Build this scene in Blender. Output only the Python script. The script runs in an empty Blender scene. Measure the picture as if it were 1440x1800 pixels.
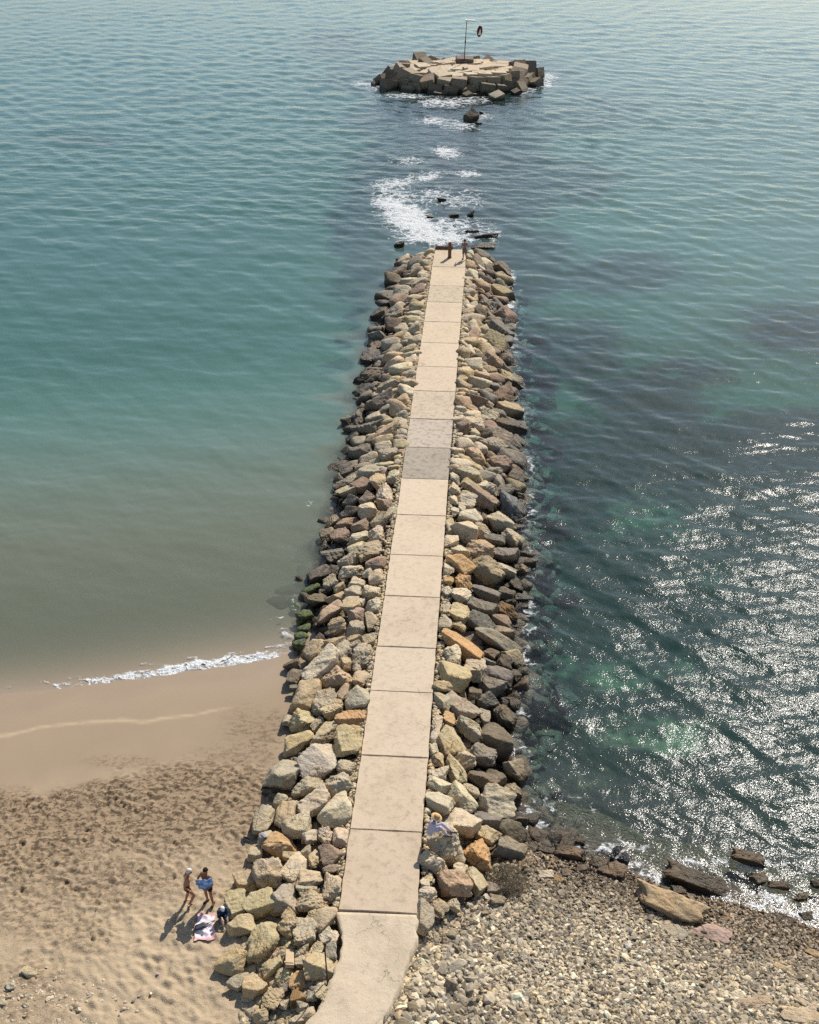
import bpy, bmesh, math, random
import numpy as np
from mathutils import Vector, Matrix, Euler

S = bpy.context.scene
COL = S.collection
R = math.radians
rng = np.random.default_rng(11)
random.seed(11)

# ------------------------------------------------------------------ camera
FPX = 2000.0                     # focal length in pixels of the 1440 x 1800 photograph
PITCH = math.atan(1220.0 / FPX)  # horizon lies 320 px above the top edge
CAM_Z = 33.7                     # above the sea (z = 0); walkway top is z = 1.6
cam = bpy.data.cameras.new('camera')
cam.sensor_fit = 'HORIZONTAL'; cam.sensor_width = 36.0
cam.lens = FPX / 1440.0 * 36.0
cam.clip_start = 0.5; cam.clip_end = 20000
camo = bpy.data.objects.new('camera', cam); COL.objects.link(camo)
camo.location = (0, 0, CAM_Z); camo.rotation_euler = (math.pi / 2 - PITCH, 0, 0)
S.camera = camo
S.render.resolution_x = 819; S.render.resolution_y = 1024

# ------------------------------------------------------------------ sky, sun, exposure
SUN_EL, SUN_AZ = R(43), R(28)
W = bpy.data.worlds.new('World'); S.world = W; W.use_nodes = True
wn = W.node_tree.nodes
sky = wn.new('ShaderNodeTexSky'); sky.sky_type = 'NISHITA'; sky.sun_disc = False
sky.sun_elevation = SUN_EL; sky.sun_rotation = SUN_AZ
sky.air_density = 1.0; sky.dust_density = 1.0; sky.ozone_density = 1.0
W.node_tree.links.new(sky.outputs[0], wn['Background'].inputs[0])
wn['Background'].inputs[1].default_value = 0.10
sun = bpy.data.lights.new('sun', 'SUN'); sun.energy = 4.7; sun.angle = R(0.55)
sun.color = (1.0, 0.945, 0.86)
suno = bpy.data.objects.new('sun', sun); COL.objects.link(suno)
suno.rotation_euler = (math.pi / 2 - SUN_EL, 0, math.pi - SUN_AZ)
suno.location = (40, 60, 80)
S.view_settings.view_transform = 'Standard'; S.view_settings.look = 'None'
S.view_settings.gamma = 1.0; S.view_settings.exposure = 0.28
S.view_settings.use_curve_mapping = False
S.cycles.max_bounces = 4; S.cycles.diffuse_bounces = 2; S.cycles.glossy_bounces = 2; S.cycles.adaptive_threshold = .02; S.cycles.transparent_max_bounces = 8
S.cycles.use_denoising = False
S.cycles.sample_clamp_indirect = 4.0; S.cycles.sample_clamp_direct = 7.0
S.cycles.caustics_reflective = False; S.cycles.caustics_refractive = False

# ------------------------------------------------------------------ projection helpers (photograph <-> place)
sp, cp = math.sin(PITCH), math.cos(PITCH)
def P(px, py, z=0.0):
    """point at height z that the photograph shows at pixel (px, py)"""
    px = np.asarray(px, float); py = np.asarray(py, float)
    a = (px - 720) / FPX; b = -(py - 900) / FPX
    dx = a; dy = cp + b * sp; dz = -sp + b * cp
    k = (z - CAM_Z) / dz
    return dx * k, dy * k
def proj(X, Y, Z):
    yz = Z - CAM_Z
    d = Y * cp - yz * sp; u = Y * sp + yz * cp
    d = np.maximum(d, 0.1)
    return 720 + FPX * X / d, 900 - FPX * u / d, FPX / d
def sstep(a, b, x):
    t = np.clip((x - a) / (b - a), 0, 1); return t * t * (3 - 2 * t)

def _h(ix, iy, seed):
    n = (ix.astype(np.int64) * 374761393 + iy.astype(np.int64) * 668265263 + seed * 1442695041) & 0x7fffffff
    n = ((n ^ (n >> 13)) * 1274126177) & 0x7fffffff
    n = n ^ (n >> 16)
    return (n & 0xffff) / 65535.0
def vnoise(x, y, seed=0):
    ix = np.floor(x); iy = np.floor(y); fx = x - ix; fy = y - iy
    fx = fx * fx * fx * (fx * (fx * 6 - 15) + 10); fy = fy * fy * fy * (fy * (fy * 6 - 15) + 10)
    a = _h(ix, iy, seed); b = _h(ix + 1, iy, seed); c = _h(ix, iy + 1, seed); d = _h(ix + 1, iy + 1, seed)
    return (a * (1 - fx) + b * fx) * (1 - fy) + (c * (1 - fx) + d * fx) * fy
def fbm(x, y, seed=0, octv=4):
    v = 0; a = .5; t = 0
    for o in range(octv):
        v = v + a * vnoise(x, y, seed + o * 17); t += a; a *= .5; x = x * 2.03 + 11.3; y = y * 2.03 + 5.7
    return v / t

# ------------------------------------------------------------------ layout: pier axis, shorelines, heights
PZ = 1.6
ax, ay = P(665, 1600, PZ); bx, by = P(792, 440, PZ)
AX = np.array([float(ax), float(ay)]); BX = np.array([float(bx), float(by)])
U = (BX - AX) / np.linalg.norm(BX - AX); N = np.array([U[1], -U[0]])
SLEN = float(np.linalg.norm(BX - AX)); HALF = 1.35
def st(X, Y):
    dx = X - AX[0]; dy = Y - AX[1]
    return dx * U[0] + dy * U[1], dx * N[0] + dy * N[1]
def xy(s, t):
    return AX[0] + s * U[0] + t * N[0], AX[1] + s * U[1] + t * N[1]

shl = [(-400, 1262), (0, 1222), (90, 1212), (200, 1195), (350, 1172), (470, 1155), (510, 1148), (640, 1130)]
SLX, SLY = P([p[0] for p in shl], [p[1] for p in shl], 0)
shr = [(840, 1478), (925, 1482), (1000, 1502), (1090, 1528), (1160, 1562), (1240, 1582), (1300, 1592), (1370, 1612), (1440, 1640), (1700, 1700)]
SRX, SRY = P([p[0] for p in shr], [p[1] for p in shr], 0)
def yl(X): return np.interp(X, SLX, SLY) + np.where(X < SLX[0], (X - SLX[0]) * 0.12, 0)
def yr(X): return np.interp(X, SRX, SRY) - np.where(X > SRX[-1], (X - SRX[-1]) * 0.2, 0)
def terrain(X, Y):
    X = np.asarray(X, float); Y = np.asarray(Y, float)
    s, t = st(X, Y)
    d = yl(X) - Y
    zl = np.where(d > 0, 1.7 * (1 - np.exp(-np.maximum(d, 0) / 22)), -5.5 * (1 - np.exp(np.minimum(d, 0) / 62)))
    d = yr(X) - Y
    zr = np.where(d > 0, 1.55 * (1 - np.exp(-np.maximum(d, 0) / 6)), -4.2 * (1 - np.exp(np.minimum(d, 0) / 20)))
    far = np.clip((s - SLEN) / 60, 0, 1)
    w = sstep(-2 - 25 * far, 2 + 25 * far, t)
    z = zl * (1 - w) + zr * w
    # rocky reef from the pier end to the block island
    reef = np.exp(-(t / 13.0) ** 2) * sstep(SLEN - 6, SLEN + 2, s) * (1 - sstep(SLEN + 100, SLEN + 118, s))
    z = np.where(z < -0.9, z + (-0.9 - z) * reef, z)
    return z
def solve(px, py, fn, off=0.0, it=40):
    z = 0.5
    for _ in range(it):
        X, Y = P(px, py, z); z = 0.55 * z + 0.45 * (float(fn(X, Y)) + off)
    X, Y = P(px, py, z)
    return float(X), float(Y), float(z)

# outer edge of the rock slopes (waterline, or foot on the beach)
LW = [(722, 442), (704, 455), (694, 505), (677, 555), (662, 610), (646, 680), (628, 760), (607, 820), (588, 890), (574, 960), (552, 1030), (529, 1090), (508, 1140),
      (500, 1200), (497, 1260), (492, 1310), (468, 1380), (448, 1430), (432, 1490), (405, 1560), (392, 1620), (388, 1700), (410, 1770), (420, 1850)]
RW = [(850, 438), (869, 452), (885, 500), (889, 560), (891, 640), (899, 720), (909, 800), (914, 900), (915, 980), (911, 1080), (911, 1160), (901, 1240), (895, 1310), (915, 1380), (918, 1450),
      (890, 1540), (848, 1590), (790, 1625), (748, 1655)]
def edge(lst):
    o = []
    for p in lst:
        X, Y, z = solve(p[0], p[1], lambda a, b: max(0.0, float(terrain(a, b))))
        s, t = st(X, Y); o.append((float(s), abs(float(t)), z))
    o.sort(); return np.array(o)
EL = edge(LW); ER = edge(RW)
def mound(X, Y):
    X = np.asarray(X, float); Y = np.asarray(Y, float)
    s, t = st(X, Y); at = np.abs(t)
    ol = np.interp(s, EL[:, 0], EL[:, 1]); zl = np.interp(s, EL[:, 0], EL[:, 2])
    orr = np.interp(s, ER[:, 0], ER[:, 1]); zr = np.interp(s, ER[:, 0], ER[:, 2])
    o = np.where(t < 0, ol, orr); zb = np.where(t < 0, zl, zr)
    f = (at - HALF) / np.maximum(o - HALF, .3)
    top = 1.42
    z = np.where(f < 0, top, np.where(f < 1, top + (zb - top) * np.clip(f, 0, 1) ** 1.1, zb - (at - o) * (1.0 + .35 * np.sin(s * 1.7) + .25 * np.sin(s * .63 + 2))))
    e = s - (SLEN + 0.1)
    z = np.where(e > 0, np.minimum(z, 1.1 - e * 0.75), z)
    nr = (t > 0) & (s < ER[0, 0])
    z = np.where(nr, np.minimum(z, 1.40 + (s - ER[0, 0]) * .15), z)
    return z
def surf(X, Y): return np.maximum(mound(X, Y), terrain(X, Y))

# ------------------------------------------------------------------ node helpers
def mat(name):
    m = bpy.data.materials.new(name); m.use_nodes = True
    nt = m.node_tree; nt.nodes.clear()
    out = nt.nodes.new('ShaderNodeOutputMaterial')
    return m, nt, out
class NT:
    def __init__(s, nt): s.nt = nt
    def n(s, t, **k):
        x = s.nt.nodes.new('ShaderNode' + t)
        for a, b in k.items(): setattr(x, a, b)
        return x
    def l(s, a, b): s.nt.links.new(a, b)
    def put(s, sock, v):
        if hasattr(v, 'is_output') or isinstance(v, bpy.types.NodeSocket): s.l(v, sock)
        elif isinstance(v, (tuple, list)) and len(v) == 3 and sock.type == 'RGBA': sock.default_value = (*v, 1)
        else: sock.default_value = v
    def math(s, op, a, b=0.0, c=None, clamp=False):
        x = s.n('Math', operation=op); x.use_clamp = clamp
        s.put(x.inputs[0], a); s.put(x.inputs[1], b)
        if c is not None: s.put(x.inputs[2], c)
        return x.outputs[0]
    def mix(s, f, a, b, mode='MIX'):
        x = s.n('Mix', data_type='RGBA', blend_type=mode)
        s.put(x.inputs[0], f); s.put(x.inputs[6], a); s.put(x.inputs[7], b)
        return x.outputs[2]
    def ramp(s, f, lo, hi):
        x = s.n('MapRange', interpolation_type='SMOOTHSTEP')
        s.put(x.inputs[0], f); x.inputs[1].default_value = lo; x.inputs[2].default_value = hi
        return x.outputs[0]
    def noise(s, vec, scale, detail=4, rough=.55, dist=0.0):
        x = s.n('TexNoise'); s.put(x.inputs['Vector'], vec)
        x.inputs['Scale'].default_value = scale; x.inputs['Detail'].default_value = detail
        x.inputs['Roughness'].default_value = rough; x.inputs['Distortion'].default_value = dist
        return x.outputs['Fac']
    def vor(s, vec, scale, feature='F1', out='Distance'):
        x = s.n('TexVoronoi', feature=feature); s.put(x.inputs['Vector'], vec); x.inputs['Scale'].default_value = scale
        return x.outputs[out]
    def pos(s): return s.n('NewGeometry').outputs['Position']
    def objc(s): return s.n('TexCoord').outputs['Object']
    def mapping(s, vec, rot=(0, 0, 0), sc=(1, 1, 1), loc=(0, 0, 0)):
        x = s.n('Mapping'); s.put(x.inputs[0], vec)
        x.inputs['Rotation'].default_value = rot; x.inputs['Scale'].default_value = sc; x.inputs['Location'].default_value = loc
        return x.outputs[0]
    def sep(s, v):
        x = s.n('SeparateXYZ'); s.put(x.inputs[0], v); return x.outputs
    def attr(s, name, out='Fac'):
        x = s.n('Attribute', attribute_name=name); return x.outputs[out]
    def bump(s, h, dist=1.0, strength=1.0, nrm=None):
        x = s.n('Bump'); s.put(x.inputs['Height'], h); x.inputs['Distance'].default_value = dist
        s.put(x.inputs['Strength'], strength)
        if nrm is not None: s.l(nrm, x.inputs['Normal'])
        return x.outputs[0]
    def prin(s, col, rough=.8, nrm=None, spec=.3, **k):
        b = s.n('BsdfPrincipled'); s.put(b.inputs['Base Color'], col); s.put(b.inputs['Roughness'], rough)
        s.put(b.inputs['Specular IOR Level'], spec)
        if nrm is not None: s.l(nrm, b.inputs['Normal'])
        for a, v in k.items(): s.put(b.inputs[a], v)
        return b.outputs[0]

def m_plain(name, col, rough=.7, var=.12, scale=14, spec=.3):
    m, nt, out = mat(name); g = NT(nt)
    n = g.noise(g.objc(), scale, 3)
    c = g.mix(n, tuple(x * (1 - var) for x in col), tuple(min(1, x * (1 + var)) for x in col))
    g.l(g.prin(c, rough, g.bump(n, .01), spec), out.inputs[0]); return m

def m_rock(name, island=False, block=False):
    m, nt, out = mat(name); g = NT(nt)
    pos = g.pos()
    vec = g.n('VectorMath', operation='ADD'); g.l(pos, vec.inputs[0])
    if island:
        base = g.attr('Col', 'Color')
        v = pos
    else:
        oi = g.n('ObjectInfo'); base = oi.outputs['Color']
        sc = g.n('VectorMath', operation='SCALE'); g.l(oi.outputs['Location'], sc.inputs[0]); sc.inputs['Scale'].default_value = .37
        g.l(sc.outputs[0], vec.inputs[1]); v = vec.outputs[0]
    n1 = g.noise(v, .9, 5, .6); n2 = g.noise(v, 2.8, 6, .68, .8); n3 = g.noise(v, 11, 4, .65)
    strat = g.noise(g.mapping(v, (R(25), R(18), 0), (1.2, 1.2, 7)), 1.6, 4, .6, .5)
    c = g.mix(g.math('MULTIPLY', g.ramp(n1, .42, .68), .55), base, g.mix(1.0, base, (1.18, 1.02, .80), 'MULTIPLY'))
    c = g.mix(g.math('MULTIPLY', g.ramp(n2, .50, .74), .62), c, g.mix(1.0, c, (.50, .47, .43), 'MULTIPLY'))
    c = g.mix(g.math('MULTIPLY', g.ramp(n2, .46, .28), .40), c, g.mix(.55, c, (.74, .69, .60)))
    c = g.mix(g.math('MULTIPLY', g.ramp(n3, .54, .70), .40), c, g.mix(1.0, c, (.5, .46, .42), 'MULTIPLY'))
    # cracks and weathered pits
    cr = g.n('TexVoronoi', feature='DISTANCE_TO_EDGE')
    wv = g.n('VectorMath', operation='ADD'); g.l(v, wv.inputs[0])
    nv = g.n('TexNoise'); g.l(v, nv.inputs['Vector']); nv.inputs['Scale'].default_value = 2.2; nv.inputs['Detail'].default_value = 3
    g.l(nv.outputs['Color'], wv.inputs[1])
    g.l(wv.outputs[0], cr.inputs['Vector']); cr.inputs['Scale'].default_value = .8
    crack = g.math('MULTIPLY', g.ramp(cr.outputs['Distance'], .020, .0), g.ramp(n1, .48, .62))
    if not block: c = g.mix(g.math('MULTIPLY', crack, .55), c, g.mix(1.0, c, (.35, .30, .26), 'MULTIPLY'))
    # wet and weed-stained foot: below the splash line, with an uneven edge
    z = g.sep(pos)[2]
    lv = g.math('ADD', z, g.math('MULTIPLY', g.math('SUBTRACT', n1, .5), 1.1))
    wet = g.ramp(lv, .74, .18)
    c = g.mix(g.math('MULTIPLY', wet, .92), c, g.mix(.62, g.mix(1.0, c, (.33, .28, .2), 'MULTIPLY'), (.036, .029, .018)))
    rough = g.math('SUBTRACT', .88, g.math('MULTIPLY', wet, .45))
    h = g.math('ADD', g.math('MULTIPLY', n2, .10), g.math('ADD', g.math('MULTIPLY', n3, .03), g.math('MULTIPLY', strat, .07 if not block else 0)))
    if not block: h = g.math('SUBTRACT', h, g.math('MULTIPLY', crack, .04))
    g.l(g.prin(c, rough, g.bump(h, .9 if not block else .35), .25), out.inputs[0]); return m

def m_moss():
    m, nt, out = mat('mossy_rock'); g = NT(nt)
    n = g.noise(g.pos(), 5, 6, .65); n2 = g.noise(g.pos(), 30, 3)
    c = g.mix(g.ramp(n, .43, .58), (.035, .032, .02), (.12, .155, .025))
    c = g.mix(n2, c, g.mix(1.0, c, (.7, .7, .6), 'MULTIPLY'))
    g.l(g.prin(c, .55, g.bump(g.math('ADD', n, g.math('MULTIPLY', n2, .3)), .1), .4), out.inputs[0]); return m

def m_concrete():
    m, nt, out = mat('walkway_concrete'); g = NT(nt)
    oi = g.n('ObjectInfo'); p = g.pos()
    n1 = g.noise(p, .55, 5, .6, .4); n2 = g.noise(p, 3.2, 5, .65); n3 = g.noise(p, 38, 3, .6)
    c = oi.outputs['Color']
    # object alpha below 1 = how stained the slab is
    sv = g.math('SUBTRACT', 1.0, oi.outputs['Alpha'])
    c = g.mix(g.math('MULTIPLY', g.ramp(n1, .45, .7), .45), c, g.mix(1.0, c, (.80, .775, .75), 'MULTIPLY'))
    c = g.mix(g.math('MULTIPLY', g.ramp(n2, .46, .66), sv), c, g.mix(1.0, c, (.50, .50, .52), 'MULTIPLY'))
    c = g.mix(g.math('MULTIPLY', g.ramp(n2, .54, .75), .28), c, g.mix(1.0, c, (.66, .64, .62), 'MULTIPLY'))
    c = g.mix(g.math('MULTIPLY', g.ramp(n3, .55, .8), .28), c, g.mix(1.0, c, (.6, .57, .52), 'MULTIPLY'))
    # worn spots
    vo = g.vor(p, 1.3); c = g.mix(g.math('MULTIPLY', g.ramp(vo, .07, .02), .25), c, g.mix(1.0, c, (.55, .5, .45), 'MULTIPLY'))
    cr = g.n('TexVoronoi', feature='DISTANCE_TO_EDGE'); wv = g.n('VectorMath', operation='ADD'); g.l(p, wv.inputs[0]); nv = g.n('TexNoise'); g.l(p, nv.inputs['Vector'])
    nv.inputs['Scale'].default_value = 1.3; nv.inputs['Detail'].default_value = 5; g.l(nv.outputs['Color'], wv.inputs[1]); g.l(wv.outputs[0], cr.inputs['Vector']); cr.inputs['Scale'].default_value = .33
    crack = g.math('MULTIPLY', g.ramp(cr.outputs['Distance'], .007, .0), g.ramp(n1, .50, .60))
    c = g.mix(g.math('MULTIPLY', crack, .5), c, (.16, .125, .09))
    h = g.math('ADD', g.math('MULTIPLY', n3, .012), g.math('MULTIPLY', n2, .02))
    g.l(g.prin(c, .88, g.bump(h, 1), .2), out.inputs[0]); return m

def m_ground_concrete():
    m, nt, out = mat('rough_concrete'); g = NT(nt); p = g.pos()
    n1 = g.noise(p, .8, 5, .6, .5); n2 = g.noise(p, 4.5, 6, .7); n3 = g.noise(p, 40, 3, .65)
    c = g.mix(g.ramp(n1, .4, .65), (.56, .455, .325), (.48, .39, .275))
    c = g.mix(g.math('MULTIPLY', g.ramp(n2, .53, .7), .4), c, (.33, .265, .19))
    c = g.mix(g.math('MULTIPLY', g.ramp(n3, .54, .72), .4), c, (.24, .2, .15))
    cr = g.n('TexVoronoi', feature='DISTANCE_TO_EDGE')
    wv = g.n('VectorMath', operation='ADD'); g.l(p, wv.inputs[0]); nv = g.n('TexNoise'); g.l(p, nv.inputs['Vector'])
    nv.inputs['Scale'].default_value = 1.7; nv.inputs['Detail'].default_value = 5; g.l(nv.outputs['Color'], wv.inputs[1])
    g.l(wv.outputs[0], cr.inputs['Vector']); cr.inputs['Scale'].default_value = .5
    crack = g.math('MULTIPLY', g.ramp(cr.outputs['Distance'], .010, .0), g.ramp(n1, .42, .55))
    c = g.mix(g.math('MULTIPLY', crack, .6), c, (.12, .1, .08))
    h = g.math('ADD', g.math('MULTIPLY', n3, .012), g.math('MULTIPLY', n2, .03))
    g.l(g.prin(c, .9, g.bump(h, 1), .15), out.inputs[0]); return m

def m_sand():
    m, nt, out = mat('sand'); g = NT(nt); p = g.pos(); z = g.sep(p)[2]
    n1 = g.noise(p, .35, 4, .55); n2 = g.noise(p, 2.6, 5, .6); n3 = g.noise(p, 16, 5, .65); n4 = g.noise(p, 70, 2)
    dry = g.mix(n2, (.375, .285, .182), (.44, .34, .222))
    damp = g.mix(n2, (.335, .25, .16), (.375, .285, .185))
    wetc = g.mix(n1, (.262, .196, .130), (.305, .230, .154))
    lv = g.math('ADD', z, g.math('MULTIPLY', g.math('SUBTRACT', n1, .5), .35))
    c = g.mix(g.ramp(lv, .36, .62), wetc, damp)
    c = g.mix(g.ramp(g.math('ADD', lv, g.math('MULTIPLY', g.math('SUBTRACT', n2, .5), .3)), .60, .80), c, dry)
    c = g.mix(g.ramp(z, -.02, -.55), c, g.mix(n2, (.185, .150, .098), (.235, .188, .120)))
    # pale dried line left by the last wave
    c = g.mix(g.math('MULTIPLY', g.attr('line'), .55), c, (.50, .385, .25))
    # churned, damp sand and bits of dead seagrass
    deb = g.attr('debris')
    vv = g.mapping(p, (0, 0, R(20)), (1.0, 1.9, 1))
    ns = g.noise(vv, 3.0, 3, .62, .6); nb = g.noise(p, 5.2, 3, .6, .5)
    c = g.mix(g.math('MULTIPLY', deb, .6), c, (.22, .152, .09))
    c = g.mix(g.math('MULTIPLY', g.ramp(ns, .52, .58), g.math('MULTIPLY', deb, .85)), c, (.085, .056, .03))
    c = g.mix(g.math('MULTIPLY', g.ramp(nb, .55, .60), g.math('MULTIPLY', deb, .8)), c, (.07, .046, .026))
    c = g.mix(g.math('MULTIPLY', g.ramp(n4, .5, .8), .12), c, (.2, .15, .1))
    rough = g.math('SUBTRACT', .92, g.math('MULTIPLY', g.ramp(lv, .26, .03), .5))
    hs = g.math('MULTIPLY', g.math('ADD', g.math('MULTIPLY', n3, .03), g.math('MULTIPLY', n4, .004)), g.ramp(lv, .45, .95))
    g.l(g.prin(c, rough, g.bump(hs, 1), .25), out.inputs[0]); return m

def m_gravel():
    m, nt, out = mat('gravel_ground'); g = NT(nt); p = g.pos(); z = g.sep(p)[2]
    vo = g.n('TexVoronoi'); g.l(p, vo.inputs['Vector']); vo.inputs['Scale'].default_value = 9
    hs = g.n('SeparateColor'); g.l(vo.outputs['Color'], hs.inputs[0])
    c = g.mix(hs.outputs[0], (.09, .072, .05), (.24, .20, .145))
    n1 = g.noise(p, 1.2, 4)
    lv = g.math('ADD', z, g.math('MULTIPLY', g.math('SUBTRACT', n1, .5), .4))
    wet = g.ramp(lv, .75, .15)
    c = g.mix(g.math('MULTIPLY', wet, .8), c, g.mix(1.0, c, (.33, .28, .22), 'MULTIPLY'))
    h = g.math('MULTIPLY', vo.outputs['Distance'], -.10)
    g.l(g.prin(c, .8, g.bump(h, 1), .3), out.inputs[0]); return m

def m_pebble():
    m, nt, out = mat('pebble'); g = NT(nt); p = g.pos(); z = g.sep(p)[2]
    n1 = g.noise(p, 1.2, 4); n2 = g.noise(p, 14, 4, .6)
    c = g.attr('Col', 'Color')
    c = g.mix(g.math('MULTIPLY', g.ramp(n2, .5, .7), .35), c, g.mix(1.0, c, (.6, .57, .52), 'MULTIPLY'))
    lv = g.math('ADD', z, g.math('MULTIPLY', g.math('SUBTRACT', n1, .5), .4))
    wet = g.ramp(lv, .88, .32)
    c = g.mix(g.math('MULTIPLY', wet, .85), c, g.mix(1.0, c, (.36, .29, .22), 'MULTIPLY'))
    rough = g.math('SUBTRACT', .85, g.math('MULTIPLY', wet, .5))
    g.l(g.prin(c, rough, g.bump(n2, .02), .3), out.inputs[0]); return m

def m_seabed():
    m, nt, out = mat('seabed'); g = NT(nt); p = g.pos()
    n1 = g.noise(p, .22, 5, .6, .5); n2 = g.noise(p, .9, 6, .65); n3 = g.noise(p, 4, 4, .6)
    sand = g.mix(n1, (.185, .150, .098), (.235, .188, .120))
    gr = g.math('ADD', g.attr('dark'), g.math('MULTIPLY', g.math('SUBTRACT', g.math('ADD', g.math('MULTIPLY', n1, .5), g.math('MULTIPLY', n2, .5)), .5), 1.3))
    grass = g.mix(n3, (.016, .017, .016), (.050, .043, .036))
    c = g.mix(g.ramp(gr, .36, .62), sand, grass)
    g.l(g.prin(c, .9, None, .1), out.inputs[0]); return m

def m_water(foamy):
    m, nt, out = mat('sea_water_foam' if foamy else 'sea_water'); g = NT(nt); p = g.pos()
    depth = g.attr('depth')
    rip = g.noise(g.mapping(p, (0, 0, R(30)), (.75, 1, 1)), 10.0, 2, .6)
    rip2 = g.noise(g.mapping(p, (0, 0, R(-15)), (.55, 1, 1)), 1.1, 2, .6, .3)
    nrm = g.bump(g.math('ADD', g.math('MULTIPLY', rip, g.attr('ripple')), g.math('MULTIPLY', rip2, g.attr('chop'))), 1.0)
    # light through the water: absorbed with depth, scattered back teal
    def ex(k): return g.math('POWER', 2.71828, g.math('MULTIPLY', depth, -k))
    cmb = g.n('CombineColor'); g.l(ex(.40), cmb.inputs[0]); g.l(ex(.105), cmb.inputs[1]); g.l(ex(.125), cmb.inputs[2])
    tr = g.n('BsdfTransparent'); g.l(cmb.outputs[0], tr.inputs[0])
    df = g.n('BsdfDiffuse'); silt = g.attr('silt'); turb = g.attr('turb'); g.put(df.inputs[0], g.mix(silt, g.mix(turb, (.075, .120, .112), (.105, .212, .186)), (.150, .158, .108)))
    sc = g.math('SUBTRACT', 1.0, g.math('POWER', 2.71828, g.math('MULTIPLY', g.math('ADD', g.math('MULTIPLY', turb, .18), g.math('MULTIPLY', silt, 1.5)), g.math('MULTIPLY', depth, -1.0))))
    body = g.n('MixShader'); g.l(sc, body.inputs[0]); g.l(tr.outputs[0], body.inputs[1]); g.l(df.outputs[0], body.inputs[2])
    gl = g.n('BsdfGlossy'); gl.inputs['Roughness'].default_value = .07; g.l(nrm, gl.inputs['Normal']); g.put(gl.inputs[0], (1, 1, 1))
    bk = g.n('NewGeometry').outputs['Backfacing']      # light leaving the water upwards passes too (no total reflection of the straight-through ray)
    fr = g.n('Fresnel'); g.l(g.math('SUBTRACT', 1.333, g.math('MULTIPLY', bk, 1.333 - 1 / 1.333)), fr.inputs[0]); g.l(nrm, fr.inputs['Normal'])
    wat = g.n('MixShader'); g.l(fr.outputs[0], wat.inputs[0]); g.l(body.outputs[0], wat.inputs[1]); g.l(gl.outputs[0], wat.inputs[2])
    if not foamy:
        g.l(wat.outputs[0], out.inputs[0]); return m
    foamd = g.attr('foam')
    wv = g.n('VectorMath', operation='MULTIPLY_ADD'); nz = g.n('TexNoise'); g.l(p, nz.inputs['Vector']); nz.inputs['Scale'].default_value = .8; nz.inputs['Detail'].default_value = 3
    g.l(nz.outputs['Color'], wv.inputs[0]); wv.inputs[1].default_value = (1.6, 1.6, 0); g.l(g.mapping(p, (0, 0, R(10)), (.75, 1, 1)), wv.inputs[2])
    cell = g.vor(wv.outputs[0], .95, 'DISTANCE_TO_EDGE'); cell2 = g.vor(wv.outputs[0], 2.4, 'DISTANCE_TO_EDGE')
    fn = g.math('ADD', g.math('MULTIPLY', g.noise(p, 1.1, 5, .7, .4), .62), g.math('MULTIPLY', g.noise(p, 5.5, 3, .6), .38))
    lace = g.math('ADD', g.math('MULTIPLY', g.ramp(cell, .20, .0), .5), g.math('MULTIPLY', g.ramp(cell2, .24, .0), .5))
    ff = g.math('ADD', g.math('ADD', foamd, g.math('MULTIPLY', g.math('SUBTRACT', lace, .45), .75)), g.math('MULTIPLY', g.math('SUBTRACT', fn, .5), 2.0))
    ff = g.math('MULTIPLY', g.ramp(ff, .42, .95), g.ramp(foamd, .03, .22))
    fo = g.n('BsdfDiffuse'); g.put(fo.inputs[0], (.66, .67, .66)); g.l(g.bump(fn, .5), fo.inputs['Normal'])
    fin = g.n('MixShader'); g.l(g.math('MULTIPLY', ff, .95), fin.inputs[0]); g.l(wat.outputs[0], fin.inputs[1]); g.l(fo.outputs[0], fin.inputs[2])
    g.l(fin.outputs[0], out.inputs[0]); return m

M = {}
M['rock'] = m_rock('boulder_stone'); M['rockfill'] = m_rock('boulder_stone_fill', island=True); M['block'] = m_rock('block_concrete', block=True)
M['moss'] = m_moss(); M['conc'] = m_concrete(); M['gconc'] = m_ground_concrete(); M['sand'] = m_sand(); M['gravel'] = m_gravel()
M['pebble'] = m_pebble(); M['seabed'] = m_seabed(); M['water'] = m_water(False); M['foam'] = m_water(True)

# ------------------------------------------------------------------ object helpers
def tag(o, label=None, cat=None, group=None, kind=None):
    if label: o['label'] = label
    if cat: o['category'] = cat
    if group: o['group'] = group
    if kind: o['kind'] = kind
    return o
def link(name, me, parent=None, material=None, color=None):
    o = bpy.data.objects.new(name, me); COL.objects.link(o)
    if parent: o.parent = parent
    if material and not me.materials: me.materials.append(material)
    if 'voxel' in me:
        m1 = o.modifiers.new('fuse', 'REMESH'); m1.mode = 'VOXEL'; m1.voxel_size = me['voxel']; m1.use_smooth_shade = True
        m2 = o.modifiers.new('soften', 'SMOOTH'); m2.factor = .5; m2.iterations = me['smooth']
    if color: o.color = (*color[:3], color[3] if len(color) > 3 else 1)
    return o
def empty(name, loc=(0, 0, 0), rz=0):
    o = bpy.data.objects.new(name, None); COL.objects.link(o); o.location = loc; o.rotation_euler = (0, 0, rz)
    o.empty_display_size = .2; return o
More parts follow.
